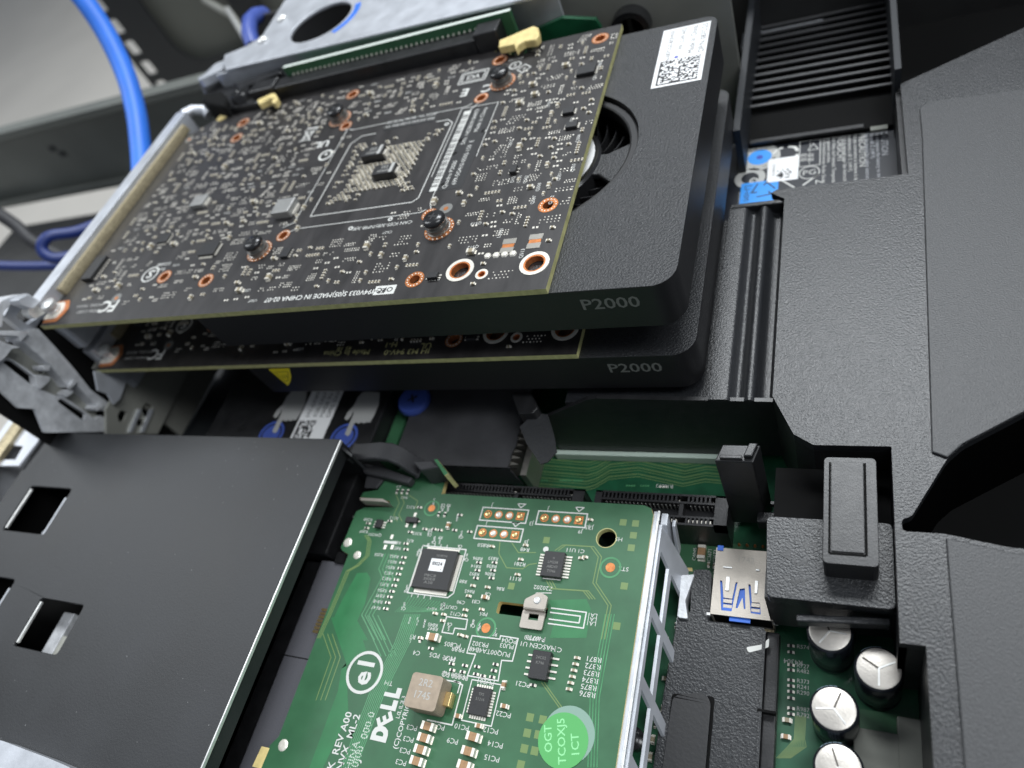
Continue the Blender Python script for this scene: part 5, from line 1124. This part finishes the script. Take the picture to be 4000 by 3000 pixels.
    # ---- big marks
    X, Y = N('c', 1160, 500); rr = 4.9; sk.ring(X, Y, Z, Z + .06, rr - .7, rr, 'silk', 40); sk.text('e1', X + 1.9, Y - .2, Z, 6.6, pi/2, 'silk', .5, 1.0, .025)
    D0 = N('c', 1335, 1110); D1 = N('c', 1475, 630); Ld = D1[1] - D0[1]; Xd = D0[0] + .2
    Hd = N('c', 1455, 725)[0] - N('c', 1325, 690)[0]
    Lg = [(0, 0), (.95, 0), (.95, .3), (.38, .3), (.38, 1), (0, 1)]; Eg = [(0, 0), (.9, 0), (.9, .22), (.34, .22), (.34, .39), (.8, .39), (.8, .61), (.34, .61), (.34, .78), (.9, .78), (.9, 1), (0, 1)]
    Dg = [(0, 0), (.5, 0), (.78, .08), (.95, .28), (1, .5), (.95, .72), (.78, .92), (.5, 1), (0, 1)]; Dh = [(.34, .28), (.5, .28), (.6, .36), (.64, .5), (.6, .64), (.5, .72), (.34, .72)]
    for k, (g, u, w, tl) in enumerate(((Dg, 0, .27, 0), (Eg, .285, .22, .62), (Lg, .56, .2, 0), (Lg, .79, .2, 0))):
        def mp(p):
            a, c = p[0] * w * Ld, p[1] * Hd
            if tl: a, c = a - w*Ld/2, c - Hd/2; a, c = (a*cos(tl) - c*sin(tl))*.92 + w*Ld/2, (a*sin(tl) + c*cos(tl))*.92 + Hd/2
            return (Xd - c, D0[1] + u * Ld + a)
        sk.prism([mp(p) for p in g], Z, Z + .05 + .004 * k, 'silk', holes=[[mp(p) for p in Dh]] if g is Dg else ())
    for s, x, y in (('P/N RTK  REV A00', 1060, 850), ('ENVX  ML-2', 1130, 870), ('QU CHINA', 1130, 1100), ('K0J00  000-0', 1258, 850)):
        p = N('c', x, y); sk.text(s, p[0] - .2, p[1], Z, 2.5, pi/2, 'silk', 1.0, 1.0, .012)
    p = N('c', 1090, 1180); p = N('c', 1420, 1160); sk.text('(C)COPYRIGHT 2012', p[0] + .6, p[1], Z, 1.7, pi/2, 'silk', 0, 1.0, .01)
    for k in range(4): p = N('c', 1460 + k*14, 900 - k*48); sk.text('L%d' % k, p[0], p[1], Z, 1.4, pi/2, 'silk')
    tag(sk.build('silkscreen', t), kind='stuff')
    # ---- round green sticker
    X, Y = N('d', 1130, 1060); MB().cyl(X + .45, Y + .55, ZN + .04, ZN + .1, 5.5, 'sticker_rim', 48).build('sticker_base', t); X, Y = N('d', 1105, 1090); o = MB().cyl(X, Y, ZN + .1, ZN + .16, 5.3, 'sticker_green', 48).build('round_sticker', t)
    b = MB()
    for i, s in enumerate(('OGT', 'TCOXJ5', '1CT')): b.text(s, X + 2.6 - 2.2*i - 2.6 + 2.0, Y + .6*(i-1), ZN + .18, 3.0, -2.15, 'sticker_white', .5, 1.1, .012) if False else b.text(s, X - 2.4 + i*2.9, Y, ZN + .18, 2.3, pi/2 + .25, 'sticker_print', .5, 1.05, .012)
    b.build('print', o)
    # gold contact fingers of the connector on the left
    p = MB().box(-.9, .9, -.32, .32, -.4, .35, 'gold'); me = mesh_of(p)
    for i in range(7): X, Y = N('a', 408 - i*13.5, 1383 + i*33.5, ZN - 1.6); inst(me, 'contact', t, X - .2, Y, ZN - 1.6, 0)
daughter()

# black rubber pull strap at the card's upper edge
def strap():
    z = ZN + .05; A = lambda x, y, zz: (*atz(900 + x / 1.659, 900 + y / 1.659, zz), zz)
    t = thing('pull_strap', 'curved black rubber strap over the upper edge of the green card', 'strap', (-52, -25, ZN))
    path = [(800, 1440, -40.5), (870, 1440, -39.5), (960, 1432, -38.5), (1040, 1440, -38.8), (1110, 1470, -40.5), (1170, 1510, -43), (1230, 1545, -45.5)]
    vs = []; fs = []
    for i, (x, y, zz) in enumerate(path):
        p = A(x, y, zz); q = path[min(i+1, 6)]; o = path[max(i-1, 0)]; d = Vector(A(q[0], q[1], q[2])) - Vector(A(o[0], o[1], o[2])); d.normalize()
        nrm = Vector((0, 1, 0)); w = 2.6; up = d.cross(nrm).normalized()
        if up.z < 0: up = -up
        for sy, su in ((-w, -.9), (w, -.9), (w, .9), (-w, .9)): vs.append(tuple(Vector(p) + nrm * sy + up * su))
    for i in range(6):
        for k in range(4): fs.append((i*4+k, i*4+(k+1) % 4, i*4+4+(k+1) % 4, i*4+4+k))
    fs += [(0, 1, 2, 3), (27, 26, 25, 24)]
    MB().add(vs, fs, 'rubber').build('band', t, smooth=True, bevel=.35)
    q = pz([(1612, 1800), (1690, 1796), (1712, 1824), (1640, 1836)], -40)
    MB().prism(q, ZN + .05, -40, 'rubber').build('block', t, bevel=.5)
    q = pz([(1694, 1794), (1708, 1792), (1750, 1848), (1736, 1858), (1714, 1824)], -41)
    nc = bpy.data.objects['network_card']; MB().prism(q, ZN + .05, -41, 'fr4_edge', top='green_pour').build('board_tab', nc, bevel=.15)
    q = [A(830, 1500, -45)[:2], A(960, 1520, -45)[:2], A(1180, 1600, -45)[:2], A(1150, 1640, -45)[:2], A(1000, 1600, -45)[:2], A(860, 1570, -45)[:2]]
    MB().prism(q, -47.5, -45, 'rubber').build('lower_band', t, bevel=.5)
    q = [N('a', 775, 260), N('a', 800, 130), N('a', 1000, 130), N('a', 890, 265)]; MB().prism(q, ZN + .05, ZN + .8, 'rubber').build('pad', t, bevel=.3)
strap()

# metal cage along the right side of the daughter card
def card_cage():
    t = thing('card_cage', 'light grey pressed metal cage along the right edge of the green card', 'cage', (18, -70, ZB))
    xa = N('b', 1962, 800)[0] + .15; z = ZN - .4
    xb = N('b', 2060, 600, z)[0]; yt = N('b', 2020, 462, z)[1]
    MB().box(xa, xb, -130, yt, z - .9, z, 'steel').build('top_flange', t, bevel=.3)
    MB().box(xb - .35, xb + .15, -130, yt, z - .3, z + .35, 'steel_bright').build('bright_edge', t, bevel=.12)
    X = xb + .05
    hs = []; y0 = yt - 9
    while y0 > -112:
        hs.append([(y0, z - 1.8), (y0 - 12.6, z - 1.8), (y0 - 15.2, z - 5.6), (y0 - 2.6, z - 5.6)]); hs.append([(y0 - 3.4, z - 6.8), (y0 - 16.0, z - 6.8), (y0 - 19.4, z - 12), (y0 - 6.8, z - 12)]); y0 -= 15.2
    b = MB(); b.T = M_X.copy(); b.T[0][3] = X
    b.prism([(yt - 3, z - .92), (-130, z - .92), (-130, z - 13.2), (yt - 8.5, z - 13.2)], 0, .7, 'steel', holes=hs)
    for i, v in enumerate(b.v): b.v[i] = (v[0] + (z - .9 - v[2]) * .37, v[1], v[2])
    b.build('perforated_side', t)
    y = yt; b = MB(); b.T = M_X.copy(); b.T[0][3] = X + .2
    b.prism([(y, z - .9), (y - 3, z - .9), (y - 7.5, z - 10), (y - 3, z - 11)], 0, 1.6, 'steel'); b.build('gusset', t, bevel=.2); b = MB(); b.T = M_X.copy(); b.T[0][3] = X + 2.4
    b.prism([(y - .5, z - 3), (y - 2.2, z - 3), (y - 6, z - 11), (y - 3.6, z - 11.6)], 0, .8, 'steel'); b.build('gusset', t, bevel=.2)
    X2, Y2 = atz(2675, 2330, ZB + 6); MB().prism(rpoly([(X2 - 1, Y2 - 5), (X2 + 1.2, Y2 - 5), (X2 + .2, Y2 - 1), (X2 + 1.6, Y2 + 5.5), (X2 - 1.4, Y2 + 5)], .4, 2), ZB + 2, ZB + 6, 'cast_alu').build('standoff', t, bevel=.3)
    b = MB(); R7 = random.Random(6)
    for k in range(26):
        y = -48 - k * 3.1 + R7.uniform(-.5, .5); x = xb + R7.uniform(1.0, 3.6)
        inst(R7.choice((CAP0603, RES0402, BRN0603)), 'chip_capacitor', bpy.data.objects['motherboard'], x, y, ZB + .02, R7.choice((0, pi/2)))
    X3, Y3 = atz(2470, 2880, ZB + 3); MB().lathe(X3, Y3, [(2.4, ZB), (2.4, ZB + 2.5), (1.4, ZB + 3.2), (0, ZB + 3.2)], 'fan_black', 20).build('standoff', t, smooth=True)
card_cage()

# black textured plastic tray right of the cage
def plastic_tray():
    z = -59.8; Q = lambda x, y: atz(2600 + x / 2.011, 2300 + y / 2.011, z)
    t = thing('plastic_tray', 'textured black plastic tray below the silver port', 'tray', (33, -80, ZB))
    T_ = lambda x, y: atz(2500 + x / 2.011, 1700 + y / 2.011, z)
    x0 = Q(60, 500)[0]; x1 = Q(770, 500)[0]
    out = [T_(420, 1055), T_(545, 1055), T_(565, 1100), T_(548, 1430), (29.6, -47.4), (x1, -47.4), (x1, -130), (x0 - 2.2, -130), (x0 - 1, Q(30, 800)[1]), (x0, Q(80, 240)[1]), T_(290, 1420), T_(395, 1390), T_(400, 1200)]
    MB().prism(rpoly(out, .7, 3), ZB + .2, z, 'plastic_black').build('deck', t, bevel=.5, bseg=3)
    xe = Q(880, 600)[0]; MB().box(x1 + .1, xe, -130, -47.6, ZB + .2, z - 1.6, 'plastic_smooth').build('edge_rail', t, bevel=.4)
    MB().box(x1 - .4, x1 + .3, -130, -48.2, z + .02, z + .3, 'plastic_black').build('rim', t, bevel=.1)
    y_ = Q(800, 965)[1]; MB().box(x1 - .6, xe, y_ - .25, y_ + .25, z - 1.5, z + .32, 'foam_black').build('seam', t)
    p = Q(65, 835); q2 = Q(365, 880)
    out = [(p[0] - 2, -130), (p[0], p[1] - 1), (p[0] + 1, p[1]), (q2[0] - 1.5, q2[1] + 1.2), (q2[0], q2[1] - .6), (q2[0] + .3, -130)]
    MB().prism(rpoly(out, 1.0, 3), z + .02, z + 1.2, 'shroud_side').build('raised_cover', t, bevel=.3)
    MB().prism(rpoly([(out[1][0] - .4, -129), (out[1][0] - .4, p[1] + .3), (q2[0] + .5, q2[1] + .9), (q2[0] + .7, -129)], .8, 3), z + .01, z + .12, 'foam_black').build('cover_gap', t)
    a = Q(710, 440); MB().prism(rpoly([(a[0]-2, a[1]-.8), (a[0]+1.2, a[1]+.2), (a[0]+2.6, a[1]+1.8), (a[0]+2.6, a[1]-.2), (a[0]-1.4, a[1]-1.9)], .4, 2), z + .02, z + .06, 'silk').build('paint_fleck', t)
plastic_tray()

# ================================================================== black cover plate at the lower left
def cover_plate():
    z = -32.0; A = lambda x, y: atz(x / 1.508, 1900 + y / 1.508, z)
    t = thing('cover_plate', 'black painted metal cover with square cut-outs at the lower left', 'cover plate', (-130, -70, ZB))
    xr = -66.8; yt = -19.3; xl = -191.0
    def rect(pts):
        q = [A(*p) for p in pts]; x0 = (q[0][0]+q[3][0])/2; x1 = (q[1][0]+q[2][0])/2; ya = (q[0][1]+q[1][1])/2; yb = (q[2][1]+q[3][1])/2
        return x0, x1, yb, ya
    hs = [rect([(180, 0), (430, 10), (250, 290), (15, 250)]), rect([(240, 650), (495, 702), (330, 998), (78, 932)]), rect([(-160, 505), (80, 550), (-40, 780), (-280, 730)])]
    b = MB().prism([(xr, -150), (xr, yt), (xl, yt), (xl, -150)], z - 1.0, z, 'black_steel', holes=[rrect(*h, 1.2, 4) for h in hs]); b.build('top_plate', t, bevel=.15, bseg=1)
    MB().box(xr + .02, xr + .45, -150, yt - .2, z - 1.05, z - .1, 'steel_bright').build('bare_edge', t, bevel=.12)
    b = MB().box(xr - .6, xr, -150, yt, z - 5.5, z - 1.06, 'black_steel'); b.build('side_wall', t)
    b = MB().box(xl, xr - .62, yt - .8, yt, ZB + 2, z - 1.06, 'black_steel'); b.build('rear_wall', t)
    b = MB().prism([(xr - .6, yt - .8), (xr + 4.5, yt - 3.5), (xr + 4.5, yt - 4.3), (xr - .6, yt - 1.6)], z - 9, z - 2, 'black_steel'); b.build('bent_ear', t)
    MB().box(xl, xl + .8, -150, yt - .9, ZB + 2, z - 1.06, 'foam_black').build('left_wall', t); MB().box(xl + 1, xr - 2, -149, yt - 2, z - 26, z - 24, 'foam_black').build('inner_floor', t)
    for i, h in enumerate(hs):
        b = MB().box(h[0] + .3, h[0] + .9, h[2] + 1, h[3] - 1, z - .9, z - .3, 'steel_bright'); b.build('bare_edge', t)
        if i != 1: b = MB().box(h[1] - 4.8, h[1] - 4.3, h[2] + 1, h[3] - 2, z - 3.5, z - 2.6, 'steel'); b.build('inner_edge', t)
    h = hs[1]; MB().box(h[0] + 2, h[1] + 6, h[2] - 6, h[3] + 2, z - 13, z - 12, 'dark_steel').build('inner_board', t); MB().box(h[0] + 1, h[0] + 5.5, h[2] - 3, h[3] - 1, z - 11.9, z - 8, 'cast_alu').build('inner_bracket', t, bevel=.3); MB().box(h[0] + 7, h[1] - 3, h[2] - 3, h[2] + 6, z - 11.9, z - 7, 'zinc').build('inner_bracket', t, bevel=.3)
    h = hs[0]; MB().tube([(h[0] + 4, h[2] + 1, z - 10), (h[0] + 4.6, h[2] + 4, z - 9.6), (h[0] + 7, h[2] + 5.5, z - 9.6)], .5, 'steel', 8).build('inner_wire', t)
cover_plate()
def card_connector():
    t = thing('card_connector', 'black plastic edge connector between cover plate and green card', 'connector', (-68, -75, ZB))
    z = -53.0; C = lambda x, y: atz(1100 + x / 2.37, 1800 + y / 2.37, z)
    x0, x1 = C(200, 1200)[0], C(520, 1100)[0]; yt = C(400, 880)[1]
    MB().box(x0 - 9, x1 + 2, -130, yt, ZB + .3, z - 3, 'plastic_smooth').build('base', t, bevel=.4)
    MB().box(x0 + 2, x1 + 1.5, -128, yt - 1.2, z - 2.98, z, 'connector_grey').build('housing', t, bevel=.5)
    MB().box(x0 - 4, x0 + 1.8, -128, yt - 1.4, z - 2.98, z - 1.4, 'plastic_smooth').build('step', t, bevel=.3)
    for yy in (-72, -99): MB().box(x0 + 1.9, x1 + 1.6, yy, yy + .3, z - .5, z + .012, 'foam_black').build('seam', t)
    X, Y = C(570, 910); MB().box(X - 2, X + 2.4, Y - 1.6, Y + 1.6, z - 2, z + 1, 'plastic_smooth').build('end_latch', t, bevel=.3)
    # bracket beneath with a threaded insert
    zz = -56.0; D = lambda x, y: atz(1100 + x / 2.37, 1800 + y / 2.37, zz)
    MB().prism([D(300, 670), D(580, 700), D(850, 60), D(640, 100)], zz - 1, zz, 'steel').build('bracket_plate', t)
    X, Y = D(600, 525); MB().ring(X, Y, zz, zz + 1.2, 1.7, 3.1, 'steel_bright', 28).cyl(X, Y, zz, zz + .1, 1.7, 'foam_black', 20).build('threaded_insert', t)
    for p in ((655, 385), (465, 620)): X, Y = D(*p); MB().lathe(X, Y, [(1.1, zz), (.9, zz + .3), (0, zz + .4)], 'silk_dim', 12).build('rivet', t)
    for k in range(2):
        p = D(610 - k*50, 170 + k*130)
        o = MB().box(p[0] - 2.4, p[0] + 3, p[1] - 2, p[1] + 1.6, zz + .02, zz + .6, 'plastic_smooth').build('grip', t)
        g = MB().box(-.15, .15, -1.6, 1.2, .6, .95, 'plastic_smooth'); me = mesh_of(g)
        for j in range(8): inst(me, 'grip_rib', o, p[0] - 2 + j*.6, p[1], zz)
    p = atz(1130, 2970, -58); MB().box(p[0] - 7, p[0] + 8, -130, p[1] + 4, ZB, -58, 'steel').build('metal_foot', t, bevel=.4)
card_connector()
# ================================================================== die-cast rear frame
def rear_frame():
    X = -178.0; F = lambda x, y, d=0.0: atx(x / 2.37, 1100 + y / 2.37, X + d)
    t = thing('rear_frame', 'die-cast grey aluminium rear frame with slotted openings below the card bracket', 'frame', (X, -12, ZB))
    def lump(pts, d0, d1, mt='cast_alu', nm='rib', bv=.4, holes=(), rd=.5):
        b = MB(); b.T = M_X.copy(); b.T[0][3] = X
        b.prism(rpoly([F(x, y, d1) for x, y in pts], rd, 2), d0, d1, mt, holes=[rpoly([F(x, y, d1) for x, y in h], .6, 3) for h in holes]); return b.build(nm, t, bevel=bv, bseg=2)
    # lower and upper beams of the casting
    lump([(-60, 640), (30, 715), (80, 700), (240, 800), (345, 880), (385, 1000), (530, 1062), (590, 1062), (815, 1220), (890, 1290), (985, 1390), (420, 1400), (330, 1180), (180, 1170), (0, 1000), (-80, 930)], -1.6, 0, 'cast_alu', 'lower_beam', .5,
         [[(22, 745), (70, 722), (125, 738), (332, 895), (322, 962), (285, 952)], [(530, 1108), (562, 1078), (798, 1228), (788, 1282), (755, 1278)]])
    lump([(215, 470), (350, 430), (500, 590), (700, 820), (840, 1000), (1020, 1130), (1010, 1200), (930, 1190), (700, 940), (640, 985), (470, 770), (330, 655), (225, 560)], -4, 2.4, 'cast_alu', 'upper_beam', .6)
    lump([(60, 690), (110, 600), (290, 640), (405, 740), (345, 880), (240, 800)], -5, -3.4, 'zinc', 'recess_plate', .2)
    lump([(345, 880), (470, 780), (640, 960), (700, 1010), (900, 1180), (880, 1290), (590, 1062), (530, 1062), (385, 1000)], -5, -2.6, 'zinc', 'recess_plate', .2)
    lump([(395, 775), (470, 770), (455, 830), (410, 820)], -2.5, 3.2); lump([(330, 860), (470, 880), (450, 930), (370, 1000), (340, 950)], -2.5, 1.0)
    lump([(590, 1040), (660, 990), (690, 1020), (620, 1075)], -2.5, 2.0); lump([(670, 930), (690, 905), (720, 925), (650, 995), (635, 985)], 2.42, 3.4)
    lump([(870, 1170), (930, 1120), (970, 1150), (900, 1200)], -2.5, 3.0); lump([(880, 1290), (930, 1235), (1010, 1285), (985, 1390)], -4, -.4)
    lump([(-60, 520), (60, 570), (190, 610), (110, 620), (50, 700), (-60, 780)], -5, 3.2); lump([(-60, 455), (250, 455), (262, 480), (190, 560), (175, 505), (-60, 490)], -3, 4.2)
    lump([(-60, 260), (20, 175), (110, 130), (255, 108), (330, 160), (230, 190), (105, 205), (30, 290), (20, 420), (-60, 420)], -3, 3.4)
    lump([(105, 205), (230, 190), (150, 330), (260, 400), (380, 310), (410, 300), (300, 480), (200, 450), (40, 320)], -4, -1, 'steel', 'retainer_plate', .2)
    lump([(160, 170), (255, 122), (372, 175), (310, 255), (200, 215)], 3.6, 8, 'steel', 'retainer', .8); lump([(265, 225), (400, 185), (425, 290), (330, 345), (262, 300)], 3, 6.4, 'steel_bright', 'retainer', .8)
    MB().box(X - 9, X - 7, -24, 34, -76, -2, 'foam_black').build('backing', t)
    MB().box(-176.9, -175.4, 2, 108, -68, -24.5, 'zinc').build('rear_panel', t)
    # bent tab and perforated wall behind the lower card
    X2 = -173.0; F2 = lambda x, y: atx(x / 2.37, 1100 + y / 2.37, X2)
    b = MB(); b.T = M_X.copy(); b.T[0][3] = X2
    hs = [[(1085, 1240), (1120, 1185), (1182, 1212), (1155, 1285), (1105, 1305)], [(1262, 1300), (1285, 1268), (1335, 1298), (1312, 1342), (1275, 1338)], [(1310, 1180), (1345, 1120), (1420, 1150), (1400, 1230), (1340, 1260)]]
    b.prism([F2(*p) for p in [(985, 1180), (1010, 1140), (1110, 930), (1190, 880), (1500, 790), (1765, 800), (1460, 1410), (985, 1420)]], -1.2, 0, 'zinc', holes=[rpoly([F2(*p) for p in h], .6, 2) for h in hs]); b.build('perforated_wall', t, bevel=.2)
    b = MB(); b.T = M_X.copy(); b.T[0][3] = X2 + 3
    b.prism([F2(*p) for p in [(815, 830), (1080, 815), (1190, 885), (1120, 925), (1060, 1090), (1000, 1140), (940, 1040), (850, 1010)]], -.8, 0, 'steel'); b.build('bent_tab', t, bevel=.2)
    b = MB(); b.T = M_X.copy(); b.T[0][3] = X2 + 3
    for x in (1240, 1350): b.prism([F2(*p) for p in [(x + 30, 1180), (x + 60, 1185), (x - 60 + 30, 1395), (x - 90 + 30, 1395)]], -2.9, -2.2, 'steel'); 
    b.build('wall_rib', t)
    # lower slot cover with its gasket
    zz = -30; G = lambda x, y: atz(x / 2.37, 1100 + y / 2.37, zz)
    p0, p1 = G(285, 1165), G(0, 1620); xg = (p0[0] + p1[0]) / 2
    pr = [(-2.4, -1), (-2.4, .8), (-1.2, 2.0), (1.2, 2.0), (2.4, .8), (2.4, -1)]
    vs = [(xg + x, y, zz + z) for y in (p0[1], p1[1] - 40) for x, z in pr]
    MB().add(vs, [(i, i+1, i+7, i+6) for i in range(5)] + [tuple(range(6)), tuple(range(6, 12))[::-1]], 'emi_gasket').build('spring_gasket', t, smooth=True)
    MB().box(xg - 7, xg - 2.5, p1[1] - 45, p0[1] + 2, zz - 12, zz + 1, 'steel').build('slot_cover', t, bevel=.5)
    q = [G(250, 1310), G(420, 1300), G(440, 1340), G(160, 1700), G(-60, 1700), G(20, 1640), G(130, 1640), G(200, 1520), G(110, 1510), G(130, 1450)]
    MB().prism(q, zz - 1.5, zz - .5, 'steel').build('slot_plate', t, bevel=.2)
    o = None
rear_frame()
X, Y = atz(130, 1625, -46); o = MB().box(X - 5, X + 6, Y - 7, Y + 9, -60, -46, 'navy_jacket').build('plug', bevel=1, origin=(X, Y, -60)); tag(o, 'dark blue cable plug glimpsed behind the die-cast frame', 'plug')
X, Y = atz(305, 1425, -40); o = MB().box(X - 2, X + 1.6, Y - 2.4, Y + 1, -52, -41, 'navy_jacket').build('plug', bevel=1, origin=(X, Y, -52)); tag(o, 'dark blue plug glimpsed between the two card brackets', 'plug')
# pale lever at the bottom left corner
q = pz([(-200, 2860), (0, 2890), (90, 2925), (190, 2962), (290, 3005), (290, 3100), (-200, 3100)], -27)
o = MB().prism(rpoly(q, 2, 3), -31.5, -27, 'steel').build('metal_lever', bevel=1.2, bseg=3, origin=(q[0][0], q[0][1], -31.5)); tag(o, 'pale metal lever entering at the bottom left corner', 'lever')
